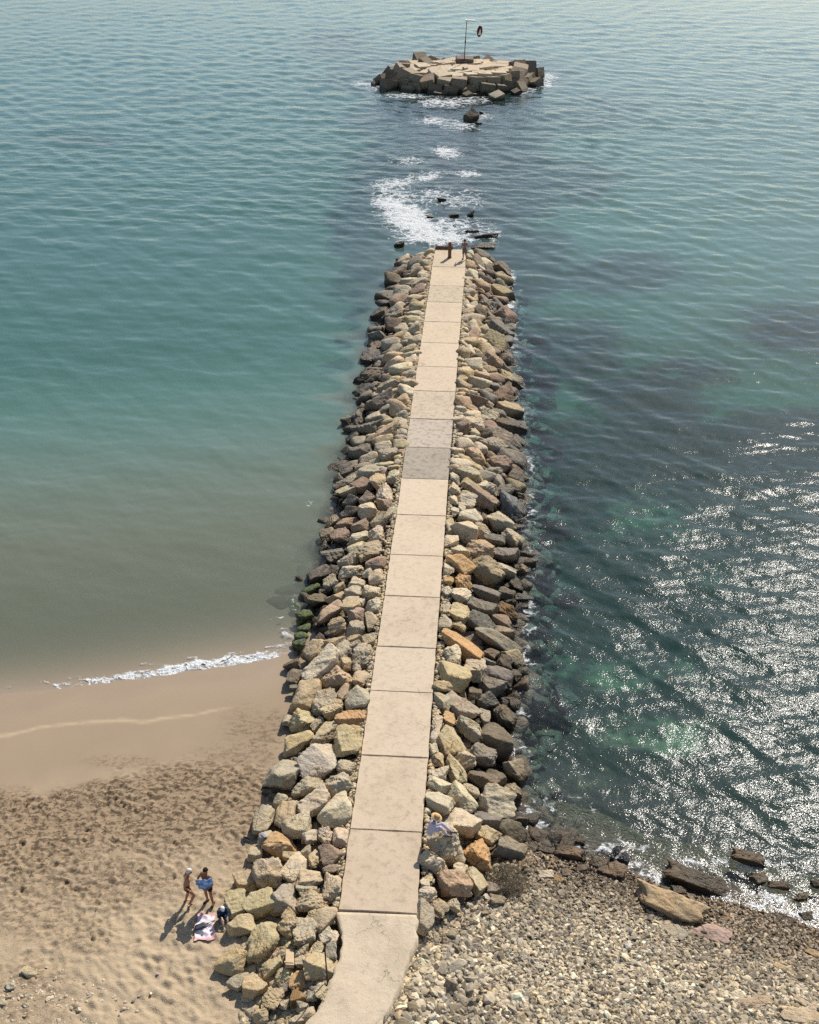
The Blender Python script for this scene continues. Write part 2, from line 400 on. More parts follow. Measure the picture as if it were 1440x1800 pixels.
def npmesh(name, v, f, smooth=True, cols=None, attrs=None):
    """mesh from numpy arrays; f is (n,3) or (n,4)"""
    me = bpy.data.meshes.new(name); v = np.asarray(v, np.float32); f = np.asarray(f, np.int32); k = f.shape[1]
    me.vertices.add(len(v)); me.vertices.foreach_set('co', v.ravel())
    me.loops.add(f.size); me.loops.foreach_set('vertex_index', f.ravel())
    me.polygons.add(len(f)); me.polygons.foreach_set('loop_start', np.arange(0, f.size, k, dtype=np.int32))
    me.polygons.foreach_set('use_smooth', np.full(len(f), smooth))
    me.update(calc_edges=True)
    if cols is not None:
        a = me.color_attributes.new('Col', 'FLOAT_COLOR', 'POINT')
        c = np.ones((len(v), 4), np.float32); c[:, :3] = cols; a.data.foreach_set('color', c.ravel())
    for nme, val in (attrs or {}).items():
        a = me.attributes.new(nme, 'FLOAT', 'POINT'); a.data.foreach_set('value', np.asarray(val, np.float32).ravel())
    return me
def grid(xs, ys):
    X, Y = np.meshgrid(xs, ys); nx, ny = len(xs), len(ys)
    i = np.arange(nx * ny).reshape(ny, nx)
    f = np.stack([i[:-1, :-1], i[:-1, 1:], i[1:, 1:], i[1:, :-1]], -1).reshape(-1, 4)
    return X.ravel(), Y.ravel(), f
def bm_mesh(name, bm, smooth=False):
    me = bpy.data.meshes.new(name); bm.to_mesh(me); bm.free()
    if smooth: me.polygons.foreach_set('use_smooth', np.ones(len(me.polygons), bool))
    return me
def box_mesh(name, sx, sy, sz, bev=0.0, z0=None):
    bm = bmesh.new(); bmesh.ops.create_cube(bm, size=1)
    for v in bm.verts: v.co = Vector((v.co.x * sx, v.co.y * sy, v.co.z * sz + (sz / 2 if z0 is None else z0)))
    if bev: bmesh.ops.bevel(bm, geom=bm.edges[:], offset=bev, segments=2, affect='EDGES', profile=.6)
    return bm_mesh(name, bm)
def tube_bm(bm, pts, rad, seg=8):
    prev = None; n = len(pts)
    for i, p in enumerate(pts):
        p = Vector(p); d = (Vector(pts[min(i + 1, n - 1)]) - Vector(pts[max(i - 1, 0)])).normalized()
        a = d.orthogonal().normalized(); b = d.cross(a); r = rad[i] if hasattr(rad, '__len__') else rad
        if prev is not None:
            pass
        ring = [bm.verts.new(p + (a * math.cos(2 * math.pi * k / seg) + b * math.sin(2 * math.pi * k / seg)) * r) for k in range(seg)]
        if prev:
            best = min(range(seg), key=lambda o: sum((prev[k].co - ring[(k + o) % seg].co).length for k in range(seg)))
            ring = ring[best:] + ring[:best]
            for k in range(seg): bm.faces.new((prev[k], prev[(k + 1) % seg], ring[(k + 1) % seg], ring[k]))
        else: bm.faces.new(ring[::-1])
        prev = ring
    bm.faces.new(prev)

# ------------------------------------------------------------------ rock shapes: plane-cut boulders
def ico(sub):
    bm = bmesh.new(); bmesh.ops.create_icosphere(bm, subdivisions=sub, radius=1)
    v = np.array([x.co[:] for x in bm.verts]); f = np.array([[y.index for y in x.verts] for x in bm.faces]); bm.free(); return v, f
ICO = {k: ico(k) for k in (1, 2, 3, 4, 5)}
def rock_verts(seed, sub=4, planes=13, sharp=18, rough=.045):
    r = np.random.default_rng(seed); d, f = ICO[sub]
    nn = r.normal(size=(planes, 3)); nn[:, 2] *= .8; nn /= np.linalg.norm(nn, axis=1)[:, None]
    dist = r.uniform(.62, 1.0, planes)
    # always a fairly flat top
    nn = np.vstack([nn, [r.normal() * .22, r.normal() * .22, 1], [1, 0, 0], [-1, 0, 0], [0, 1, 0], [0, -1, 0], [0, 0, -1]])
    nn /= np.linalg.norm(nn, axis=1)[:, None]
    dist = np.concatenate([dist, [.7, .98, .98, .98, .98, .9]])
    q = np.maximum(d @ nn.T, 1e-3) / dist
    rad = (q ** sharp).sum(1) ** (-1 / sharp)
    # lumps and broken steps
    ph = r.uniform(0, 6.28, (10, 3)); k = r.normal(size=(10, 3)) * np.array([3.] * 4 + [7.] * 3 + [14.] * 3)[:, None]
    am = np.array([.5] * 4 + [.3] * 3 + [.18] * 3)
    nz = sum(am[i] * np.sin((d * rad[:, None]) @ k[i] + ph[i, 0]) for i in range(10))
    pr = d * rad[:, None]
    for _ in range(3):
        w = r.normal(size=3); w /= np.linalg.norm(w); q2 = pr @ w * r.uniform(2.2, 5) + .5 * nz + r.uniform(0, 9)
        rad = rad * (1 + rough * .9 * (np.abs(q2 - np.floor(q2) - .5) ** .6 - .55))
    v = d * (rad * (1 + rough * nz))[:, None]
    mn, mx = v.min(0), v.max(0); v = (v - (mn + mx) / 2) / ((mx - mn) / 2)
    return v, f
NV = 26
ROCKS = []
for i in range(NV):
    v, f = rock_verts(100 + i, 5, planes=random.choice((7, 9, 11, 14)), sharp=random.choice((16, 26, 40)), rough=random.choice((.04, .06, .085)))
    me = npmesh('boulder', v, f, True); me.materials.append(M['rock']); ROCKS.append(me)
    try: me.set_sharp_from_angle(angle=R(38))
    except Exception: pass
MOSSR = []
for i in range(3):
    v, f = rock_verts(400 + i, 3, 9, 14, .07); me = npmesh('boulder', v, f, True); me.materials.append(M['moss']); MOSSR.append(me)
SLABS = []     # layered, flat shore rocks
for i in range(4):
    v, f = rock_verts(500 + i, 5, 5, 44, .085); v[:, 2] += .05 * np.round(3 * np.sin(v[:, 0] * 3 + i) + 2 * v[:, 1]) ; v /= np.abs(v).max(0)
    me = npmesh('shore_rock', v, f, True); me.materials.append(M['rock']); SLABS.append(me)
LOW = [rock_verts(700 + i, 2, 9, 16, .05) for i in range(14)]
LOWER = [rock_verts(800 + i, 1, 6, 24, .05) for i in range(12)]
MID = [rock_verts(900 + i, 3, 10, 20, .05) for i in range(14)]

CC = {'c': (.54, .45, .31), 'w': (.53, .46, .34), 't': (.45, .355, .22), 'y': (.47, .375, .215), 'o': (.47, .30, .145), 'o2': (.45, .325, .205),
      'g': (.41, .345, .24), 'k': (.20, .175, .135), 'k2': (.26, .225, .175), 'kb': (.15, .15, .15), 'd': (.165, .130, .086), 'br': (.29, .21, .145), 'br2': (.36, .27, .20),
      'od': (.22, .135, .06), 'y2': (.33, .265, .155), 'g2': (.29, .24, .17), 'm': (.1, .1, .05), 'p': (.56, .40, .30)}
def jit(c, a=.10, r=random):
    k = 1 + r.uniform(-a, a); return tuple(max(.02, min(.8, x * k * (1 + r.uniform(-.03, .03)))) for x in c)

def merge(items, material, name, smooth=True):
    """items: (verts, faces, matrix3x3, loc, colour) joined in one mesh"""
    vs, fs, cs = [], [], []; off = 0
    for v, f, m3, loc, c in items:
        w = v @ m3.T + loc; vs.append(w); fs.append(f + off); off += len(v); cs.append(np.broadcast_to(np.array(c), w.shape))
    me = npmesh(name, np.vstack(vs), np.vstack(fs), smooth, np.vstack(cs)); me.materials.append(material); return me
def rotm(rx, ry, rz): return np.array(Euler((rx, ry, rz)).to_matrix())

# ------------------------------------------------------------------ the setting: seabed, beach, pebble shore, water
def spaced(*segs):
    out = []
    for a, b, d in segs: out.append(np.arange(a, b, d))
    out.append([segs[-1][1]]); return np.concatenate(out)

def blobs(px, py, lst):
    v = np.zeros_like(px)
    for b in lst:
        cx, cy, rx, ry, st_ = b[:5]; an = R(b[5]) if len(b) > 5 else 0
        dx, dy = px - cx, py - cy
        a = dx * math.cos(an) - dy * math.sin(an); c = dx * math.sin(an) + dy * math.cos(an)
        q = (a / rx) ** 2 + (c / ry) ** 2
        v = np.maximum(v, st_ * np.exp(-q ** 1.5 * .9))
    return v

DARK = [(800, 330, 215, 130, 1.1), (800, 215, 210, 75, 1), (790, 140, 240, 60, .95), (655, 470, 62, 110, 1), (620, 400, 50, 60, .8), (930, 460, 120, 80, 1), (690, 560, 60, 80, .9),
        (1100, 480, 165, 48, 1.1), (1385, 575, 150, 46, 1.1), (1180, 690, 260, 60, .8), (1010, 600, 120, 80, .8), (1320, 830, 260, 140, .66), (1190, 1000, 170, 60, .72), (1060, 880, 90, 40, .5),
        (935, 700, 45, 140, .9), (940, 900, 40, 130, .9), (945, 1080, 36, 140, .95), (935, 1240, 30, 60, .9), (1000, 1222, 36, 26, 1.1), (1075, 1262, 46, 26, .8), (1280, 1080, 180, 70, .55),
        (590, 80, 75, 34, .8), (640, 140, 80, 40, .85), (140, 245, 110, 14, .7), (600, 588, 18, 9, 1), (1040, 200, 120, 60, .6), (1360, 1240, 120, 60, .5), (1020, 330, 90, 60, .8), (330, 170, 120, 14, .35), (1040, 1330, 40, 14, .7)]
xs = spaced((-2500, -300, 200), (-300, -60, 8), (-60, 75, .8), (75, 300, 8), (300, 2500, 200))
ys = spaced((8, 15, 2), (15, 115, .6), (115, 260, 1.4), (260, 500, 12), (500, 6000, 300))
X, Y, f = grid(xs, ys); Z = terrain(X, Y)
# the beaches lie on top of this sheet: it dips beneath them
s_, t_ = st(X, Y)
cover = np.where(t_ < 0, sstep(8, 2, Y - yl(X)), sstep(4.0, 1.0, Y - yr(X)))
px, py, _ = proj(X, Y, Z)
GREEN = [(1010, 745, 91, 50, 0.24), (1135, 930, 117, 62, 0.27), (950, 1050, 65, 62, 0.22), (1060, 1180, 169, 56, 0.22), (1000, 1395, 104, 45, 0.14), (1180, 1390, 195, 75, 0.09), (1330, 690, 143, 37, 0.38), (1240, 560, 143, 50, 0.38), (1000, 560, 78, 37, 0.22), (1250, 1000, 78, 50, 0.19), (1120, 1290, 143, 45, 0.30), (1300, 430, 390, 112, 0.45)]
def darkmask(px, py, s_, t_):
    sc_ = np.clip((py + 320) / 1100, .25, 1.6)
    px = px + sc_ * (110 * (fbm(s_ * .16, t_ * .16, 301, 3) - .5) + 40 * (fbm(s_ * .6, t_ * .6, 303, 2) - .5)); py = py + sc_ * 70 * (fbm(s_ * .16 + 9, t_ * .16, 305, 3) - .5)
    return np.maximum(blobs(px, py, DARK), (.78 * sstep(2, 5, t_) * sstep(66, 46, s_))) - blobs(px, py, GREEN)
darkm = darkmask(px, py, s_, t_)
me = npmesh('seabed', np.stack([X, Y, Z - .35 * cover], 1), f, True, None, {'dark': darkm})
tag(link('seabed', me, None, M['seabed']), kind='structure')

# sand beach with footprints
xs = spaced((-60, -24, 1.0), (-24, -2.4, .065), (-2.4, 1.2, .3)); ys = spaced((8, 17.5, .5), (17.5, 36, .065), (36, 52, .16))
X, Y, f = grid(xs, ys); Z = terrain(X, Y)
nx, ny = len(xs), len(ys)
NXS, NYS = nx, ny
px, py, _ = proj(X, Y, Z)
dl = yl(X) - Y
churn = sstep(6.3, 7.7, dl + 1.6 * (fbm(X * .35, Y * .35, 3) - .5) * 2 + np.where(px > 430, -(px - 430) / 60, 0))
# wind and foot ripples of the dry sand, lines running down to the right
ripz = blobs(px, py, [(320, 1710, 260, 130, 1), (100, 1560, 260, 60, .55), (420, 1620, 80, 60, .6)])
a = X * .75 - Y * .66; b = X * .66 + Y * .75
rip = fbm(a * 2.6 + 3 + .6 * fbm(X, Y, 87, 2), b * 4.8, 21, 2) - .5
Z = Z + churn * (ripz * rip * .21 + (fbm(X * 2.4, Y * 2.4, 9, 3) - .5) * .04 + (fbm(X * .5, Y * .5, 5, 3) - .5) * .12)
Zg = Z.reshape(ny, nx)
dens = churn * (.3 + .7 * sstep(.34, .6, fbm(X * .55, Y * .55, 71, 3))) * (.25 + .75 * blobs(px, py, [(250, 1440, 320, 110, 1), (120, 1500, 220, 90, 1), (420, 1530, 90, 80, .8), (250, 1600, 200, 70, .7)]))
dens = dens.reshape(ny, nx)
for _ in range(13000):
    cx = rng.uniform(-17, -3.5); cy = rng.uniform(19, 34.5)
    ix = np.searchsorted(xs, cx); iy = np.searchsorted(ys, cy)
    if rng.random() > dens[iy, ix]: continue
    an = rng.uniform(0, math.pi); L = rng.choice([.075, .09, .12, .16]) * rng.uniform(.8, 1.2); Wd = L * rng.uniform(.4, .65); dep = L * rng.uniform(.12, .36)
    x0, x1, y0, y1 = ix - 6, ix + 7, iy - 6, iy + 7
    if x0 < 0 or y0 < 0 or x1 > nx or y1 > ny: continue
    xx, yy = np.meshgrid(xs[x0:x1] - cx, ys[y0:y1] - cy)
    u = xx * math.cos(an) + yy * math.sin(an); w = -xx * math.sin(an) + yy * math.cos(an)
    q = (u / L) ** 2 + (w / Wd) ** 2
    Zg[y0:y1, x0:x1] += dep * (-np.exp(-q * 1.4) + .55 * np.exp(-(np.sqrt(q) - 1.5) ** 2 * 4) * (q > .6))
s_, t_ = st(X, Y)
Z = Zg.ravel() - np.where(t_ > -.5, .6, 0)
Z = np.where(Y - yl(X) > 7, Z - .3 * sstep(7, 9, Y - yl(X)), Z)
deb = churn * np.clip(blobs(px, py, [(200, 1405, 340, 100, 1.1), (60, 1480, 150, 70, .9), (420, 1470, 70, 60, .5), (150, 1545, 200, 50, .65), (60, 1600, 100, 60, .5), (40, 1745, 90, 60, .45), (140, 1640, 60, 40, .4)]) * 1.15, 0, 1)
deb = np.maximum(deb, blobs(px, py, [(455, 1300, 40, 60, .5, 50), (215, 1340, 60, 12, .45), (480, 1275, 20, 26, .55)]))
line = np.exp(-((dl - 3.3 - .35 * np.sin(X * .5) - .25 * (fbm(X * .7, Y * .7, 8) - .5) * 2) / .10) ** 2) * sstep(-7, -9, X) + .12 * np.exp(-((dl - 7.0 - .5 * np.sin(X * .35 + 1)) / .28) ** 2)
SXS, SYS, SZ = xs, ys, Z.reshape(ny, nx)
def sandz(x, y):
    ix = int(np.clip(np.searchsorted(SXS, x) - 1, 0, NXS - 2)); iy = int(np.clip(np.searchsorted(SYS, y) - 1, 0, NYS - 2))
    fx = (x - SXS[ix]) / (SXS[ix + 1] - SXS[ix]); fy = (y - SYS[iy]) / (SYS[iy + 1] - SYS[iy])
    return float((SZ[iy, ix] * (1 - fx) + SZ[iy, ix + 1] * fx) * (1 - fy) + (SZ[iy + 1, ix] * (1 - fx) + SZ[iy + 1, ix + 1] * fx) * fy)
me = npmesh('sand_beach', np.stack([X, Y, Z], 1), f, True, None, {'debris': deb, 'line': line})
tag(link('sand_beach', me, None, M['sand']), kind='structure')

# pebble shore ground
xs = spaced((-2.4, 18, .12), (18, 60, 2)); ys = spaced((8, 17, 1.0), (17, 38, .12))
X, Y, f = grid(xs, ys); Z = terrain(X, Y) + (fbm(X * .8, Y * .8, 31, 4) - .5) * .16
s_, t_ = st(X, Y)
Z = Z - np.where(t_ < .6, .8, 0) - .5 * sstep(3.2, 4.6, Y - yr(X))
me = npmesh('pebble_shore', np.stack([X, Y, Z], 1), f, True); tag(link('pebble_shore', me, None, M['gravel']), kind='structure')

# the sea
WAVE_SLOPE = .0222
FOAM = [(718, 385, 55, 30, 1.06, -25), (745, 405, 60, 22, 1.10, -20), (690, 362, 40, 12, 1.10, -15), (770, 418, 70, 12, 1.06), (690, 325, 45, 14, 0.71, 5), (740, 312, 50, 10, 0.66, 10), (785, 268, 26, 11, 0.91, -10), (822, 305, 28, 6, 0.81),
        (720, 282, 38, 8, 0.56), (790, 395, 50, 14, 0.71), (840, 400, 34, 16, 0.45), (868, 415, 14, 20, 0.55), (812, 350, 50, 22, 0.46), (760, 345, 50, 16, 0.58), (700, 345, 50, 16, 0.66),
        (780, 180, 55, 10, 0.68), (765, 212, 40, 9, 0.66), (812, 220, 36, 10, 0.66), (850, 205, 20, 5, 0.61), (715, 168, 60, 5, 0.66), (920, 155, 26, 10, 0.76), (955, 148, 26, 7, 0.76), (965, 135, 20, 8, 0.66), (640, 148, 26, 4, 0.66), (830, 175, 40, 7, 0.66), (665, 155, 20, 6, 0.56),
        (897, 490, 9, 14, 0.95), (893, 530, 13, 18, 0.95), (898, 560, 10, 12, 0.50), (903, 600, 9, 30, 0.35), (908, 660, 8, 30, 0.32), (918, 740, 9, 40, 0.36), (930, 820, 12, 30, 0.42), (932, 900, 14, 40, 0.40), (930, 1000, 15, 40, 0.36), (932, 1090, 18, 40, 0.38), (928, 1160, 18, 30, 0.36), (925, 1230, 20, 40, 0.40), (915, 1320, 24, 20, 0.34),
        (930, 1440, 30, 36, 0.62), (900, 1465, 16, 20, 0.60), (960, 1465, 60, 20, 0.50), (1060, 1490, 80, 18, 0.45), (1100, 1520, 40, 14, 0.65), (1140, 1540, 34, 16, 0.70), (1260, 1520, 100, 14, 0.40), (1340, 1580, 60, 18, 0.60), (1320, 1610, 30, 14, 0.75), (1420, 1615, 40, 20, 0.60), (990, 1420, 60, 20, 0.36),
        (505, 1160, 14, 10, 0.60), (498, 1125, 20, 18, 0.38), (545, 885, 10, 14, 0.25), (520, 1060, 10, 20, 0.25)]
# swash along the sand: a bright roller that thins towards the left
for i, (fx, fy, st_) in enumerate([(100, 1211, .55), (150, 1204, .8), (200, 1197, .95), (250, 1190, 1.05), (300, 1182, 1.1), (350, 1174, 1.1), (400, 1167, 1.1), (440, 1162, 1.0), (475, 1159, .8), (505, 1163, .7), (40, 1219, .35), (0, 1226, .3)]):
    FOAM.append((fx, fy - 3, 40, 13 - .018 * abs(fx - 350), st_ * .82, 9))
for fx, fy in [(15, 1245), (60, 1238), (110, 1230), (175, 1222), (215, 1214), (380, 1186), (345, 1188)]: FOAM.append((fx, fy, 16, 2.5, .5, 9))
for fx, fy in [(30, 1205), (70, 1200), (130, 1192), (250, 1168), (330, 1158), (420, 1146), (470, 1136), (500, 1105), (497, 1085)]: FOAM.append((fx, fy, 26, 3.2, .36, 9))
# one sheet out to the horizon; mesh cells grow with distance (a fan about the foot of the cliff), waves are real relief
dep = np.concatenate([np.linspace(1.15, .88, 30)[:-1], np.arange(.88, .30, -.00115), np.arange(.30, .098, -.0007), np.geomspace(.098, .004, 40)])
ys = CAM_Z / np.tan(dep)
fan = np.concatenate([np.linspace(-2.2, -.62, 20)[:-1], np.linspace(-.62, .62, 600), np.linspace(.62, 2.2, 20)[1:]])
Fg, Yg, f = grid(fan, ys); X = Fg * (Yg * .86 + 14.0); Y = Yg
cell_x = (fan[300] - fan[299]) * (Y * .86 + 14); cell_y = np.repeat(np.abs(np.gradient(ys)), len(fan))
hb = surf(X, Y); depth = np.clip(-hb, 0, 6)
px, py, _ = proj(X, Y, np.zeros_like(X))
s_, t_ = st(X, Y)
foam = blobs(px, py, FOAM)
shel = sstep(0, -4, t_) * sstep(105, 10, s_)                 # calm bay in the lee of the pier
patch = .70 + .6 * fbm(X * .045, Y * .045, 77, 3)              # gusts
ruf = (1.0 - .62 * shel - .14 * sstep(0, 3, t_) * sstep(90, 60, Y)) * patch
shore = np.where(t_ < 0, sstep(.05, 1.6, depth), sstep(0, .25, depth))
zw = np.zeros_like(X)
wr = np.random.default_rng(5)
for k in range(50):
    q = k / 49.0; lam = .46 * (8.0 / .46) ** q
    th = R(-6) + wr.normal() * R(44 - 10 * q)
    kx, ky = math.sin(th) * 2 * math.pi / lam, -math.cos(th) * 2 * math.pi / lam
    slope = WAVE_SLOPE * (1.12 if lam < 1.3 else (.80 if lam < 3 else .85 * (3 / lam) ** 1.0))
    am = slope * lam / (2 * math.pi) * wr.uniform(.6, 1.4)
    lod = sstep(1.2, 2.4, lam / np.maximum(cell_y, cell_x))
    ph = kx * X + ky * Y + wr.uniform(0, 6.28) 
    grp = .35 + 1.3 * vnoise(X / (lam * 4.5) + k * 3.1, Y / (lam * 3.0), 300 + k)
    r_ = ruf if lam < 4 else (.45 + .55 * ruf)
    c_ = np.sin(ph); zw += am * lod * grp * r_ * (1 + .3 * sstep(100, 170, Y)) * (c_ + .22 * (c_ * c_ - .5) * 1.2)
zw *= .25 + .75 * shore
# hump of the wave breaking over the reef, thin roller on the sand
zw += .14 * np.clip(foam - .55, 0, 1)
ripple = (.021 + .022 * shel) * ruf * (.25 + .75 * sstep(95, 40, Y)) * sstep(230, 120, Y)
me = npmesh('sea_water', np.stack([X, Y, zw], 1), f, True, None, {'depth': depth, 'foam': foam, 'ripple': ripple, 'chop': .085 * ruf * sstep(75, 140, Y), 'silt': shel * sstep(2.6, .9, depth), 'turb': (1 - .5 * sstep(1, 5, t_) * sstep(80, 40, s_)) - .40 * np.clip(darkmask(px, py, s_, t_), 0, 1)})
me.materials.append(M['water']); me.materials.append(M['foam'])
me.polygons.foreach_set('material_index', (foam[f].max(1) > .025).astype(np.int32))
tag(link('sea_water', me), kind='structure')

# ------------------------------------------------------------------ walkway: slabs one by one
walk = empty('walkway', (AX[0], AX[1], PZ)); tag(walk, kind='structure')
# slab joints: (left x, left y, right x, right y) in the photograph
J = [(765, 438, 820, 438), (757, 469, 820, 469), (755, 502, 817, 502), (749, 531, 813, 531), (744, 565, 810, 566), (738, 602, 806, 603), (731, 644, 803, 645), (724, 687, 800, 688), (718, 736, 795, 737), (711, 786, 790, 787),
     (704, 841, 785, 842), (697, 905, 782, 906), (684, 975, 777, 977), (675, 1047, 771, 1050), (660, 1136, 764, 1139), (648, 1214, 758, 1217), (633, 1326, 751, 1333), (613, 1453, 736, 1466), (594, 1600, 733, 1606)]
SC = [(0.525, 0.420, 0.292, 0.73), (0.554, 0.439, 0.305, 0.83), (0.495, 0.400, 0.282, 0.43), (0.554, 0.444, 0.315, 0.83), (0.554, 0.444, 0.310, 0.83), (0.564, 0.449, 0.320, 0.83), (0.554, 0.439, 0.315, 0.78), (0.515, 0.415, 0.301, 0.53), (0.465, 0.390, 0.305, 0.38), (0.356, 0.303, 0.235, 0.43),
      (0.579, 0.463, 0.334, 0.85), (0.574, 0.459, 0.329, 0.83), (0.564, 0.454, 0.324, 0.80), (0.544, 0.435, 0.315, 0.68), (0.554, 0.449, 0.324, 0.78), (0.559, 0.449, 0.324, 0.78), (0.540, 0.429, 0.305, 0.73), (0.515, 0.405, 0.287, 0.68)]
ss = []
for (lx, ly, rx, ry) in J:
    mx_, my_ = P((lx + rx) / 2, (ly + ry) / 2, PZ); ss.append(float(st(mx_, my_)[0]))
SL = []
for (lx, ly, rx, ry) in J:
    a_ = P(lx, ly, PZ); b_ = P(rx, ry, PZ); SL.append((st(*a_)[1], st(*b_)[1]))
for i in range(len(J) - 1):
    s0, s1 = ss[i + 1] + .014, ss[i] - .014
    la = -HALF + .35 * (float(SL[i + 1][0]) + HALF); lb = -HALF + .35 * (float(SL[i][0]) + HALF)
    ra = HALF + .35 * (float(SL[i + 1][1]) - HALF); rb = HALF + .35 * (float(SL[i][1]) - HALF)
    bm = bmesh.new(); top = []
    # outline with slightly ragged long edges
    nseg = 14; loop = []
    for k in range(nseg + 1):
        q = k / nseg; loop.append((s0 + (s1 - s0) * q, ra + (rb - ra) * q + random.uniform(-.022, .016)))
    for k in range(1, 8): loop.append((s1 - random.uniform(0, .022), rb + (lb - rb) * k / 8))
    for k in range(nseg + 1):
        q = k / nseg; loop.append((s1 - (s1 - s0) * q, lb + (la - lb) * q + random.uniform(-.016, .022)))
    for k in range(1, 8): loop.append((s0 + random.uniform(0, .022), la + (ra - la) * k / 8))
    c0 = xy((s0 + s1) / 2, 0)
    vt = []; vb = []
    dz = random.uniform(-.008, .008)
    for (a_, b_) in loop:
        x_, y_ = xy(a_, b_); vt.append(bm.verts.new((x_ - c0[0], y_ - c0[1], dz))); vb.append(bm.verts.new((x_ - c0[0], y_ - c0[1], -.42)))
    tf = bm.faces.new(vt)
    for k in range(len(vt)):
        j = (k + 1) % len(vt); bm.faces.new((vt[j], vt[k], vb[k], vb[j]))
    bm.faces.new(vb[::-1])
    bmesh.ops.recalc_face_normals(bm, faces=bm.faces[:])
    bmesh.ops.bevel(bm, geom=[e for e in tf.edges], offset=.015, segments=1, affect='EDGES')
    o = link('concrete_slab', bm_mesh('concrete_slab', bm), walk, M['conc'], SC[i])
    o.location = (c0[0] - AX[0], c0[1] - AX[1], 0)
# joint bed just below the slabs
bm = bmesh.new(); q = [xy(-.4, -HALF + .05), xy(-.4, HALF - .05), xy(SLEN - .05, HALF - .05), xy(SLEN - .05, -HALF + .05)]
vs = [bm.verts.new((a_ - AX[0], b_ - AX[1], -.06)) for a_, b_ in q]; bm.faces.new(vs)
link('joint_bed', bm_mesh('joint_bed', bm), walk, m_plain('joint_mortar', (.27, .22, .165), .95))
# poured land end, curving to the left
Lp = [(592, 1603), (600, 1640), (599, 1664), (596, 1690), (589, 1702), (583, 1720), (577, 1738), (566, 1762), (552, 1783), (534, 1803), (505, 1850), (470, 1910)]
Rp = [(733, 1608), (734, 1640), (728, 1662), (720, 1682), (716, 1700), (709, 1718), (700, 1738), (692, 1756), (684, 1775), (668, 1803), (640, 1850), (606, 1910)]
def dense(pl, n=70):
    pl = np.array(pl, float); d = np.concatenate([[0], np.cumsum(np.linalg.norm(np.diff(pl, axis=0), axis=1))]); q = np.linspace(0, d[-1], n)
    return np.stack([np.interp(q, d, pl[:, 0]), np.interp(q, d, pl[:, 1])], 1)
Ld, Rd = dense(Lp), dense(Rp); bm = bmesh.new(); rows = []
for i in range(70):
    lx_, ly_ = P(*Ld[i], PZ); rx_, ry_ = P(*Rd[i], PZ)
    row = []
    for k in range(25):
        q = k / 24; x_ = lx_ + (rx_ - lx_) * q; y_ = ly_ + (ry_ - ly_) * q
        if k in (0, 24):
            x_ += (fbm(np.array(i * .35), np.array(k * 1.0), 5, 3) - .5) * .22
        z_ = -.012 + (fbm(np.array(x_ * 1.6), np.array(y_ * 1.6), 9, 4) - .5) * .06 * min(1, i / 4)
        row.append(bm.verts.new((x_ - AX[0], y_ - AX[1], float(z_))))
    rows.append(row)
for i in range(69):
    for k in range(24): bm.faces.new((rows[i][k], rows[i + 1][k], rows[i + 1][k + 1], rows[i][k + 1]))
ring = [r_[0] for r_ in rows] + rows[-1][1:] + [r_[-1] for r_ in rows[-2::-1]] + rows[0][-2:0:-1]
low = [bm.verts.new(v.co + Vector((0, 0, -.6))) for v in ring]
for k in range(len(ring)):
    j = (k + 1) % len(ring); bm.faces.new((ring[k], low[k], low[j], ring[j]))
bmesh.ops.recalc_face_normals(bm, faces=bm.faces[:])
link('poured_ramp', bm_mesh('poured_ramp', bm, True), walk, M['gconc'])

# ------------------------------------------------------------------ breakwater: core, boulders, fill
brk = empty('breakwater', (AX[0], AX[1], 0))
tag(brk, 'long rubble breakwater of cream and brown boulders flanking the concrete walkway', 'breakwater')
def to_brk(x, y, z): return (x - AX[0], y - AX[1], z)
sv = np.arange(-14, SLEN + 7, .4); tv = np.concatenate([np.arange(-13, 9.01, .35)])
Sg, Tg, f = grid(sv, tv); X, Y = xy(Sg, Tg); Z = mound(X, Y) - .62 + (fbm(X * 1.3, Y * 1.3, 4, 3) - .5) * .35
keep = (np.abs(Tg) < HALF)
Z = np.where(keep, np.minimum(Z, 1.05), Z); Z = np.maximum(Z, terrain(X, Y) - .6)
# nothing of the core may stand above the pebble shore or the ramp
Z = np.where(Sg < 1.0, np.minimum(Z, np.where(Tg > 0, terrain(X, Y) - .1, .62)), Z)
me = npmesh('rubble_core', np.stack([X - AX[0], Y - AX[1], Z], 1), f, True, np.tile([.085, .07, .05], (len(X), 1))); me.materials.append(M['rockfill'])  # core colour kept extra dark to deepen the shade in boulder gaps
tag(link('rubble_core', me, brk), kind='stuff')

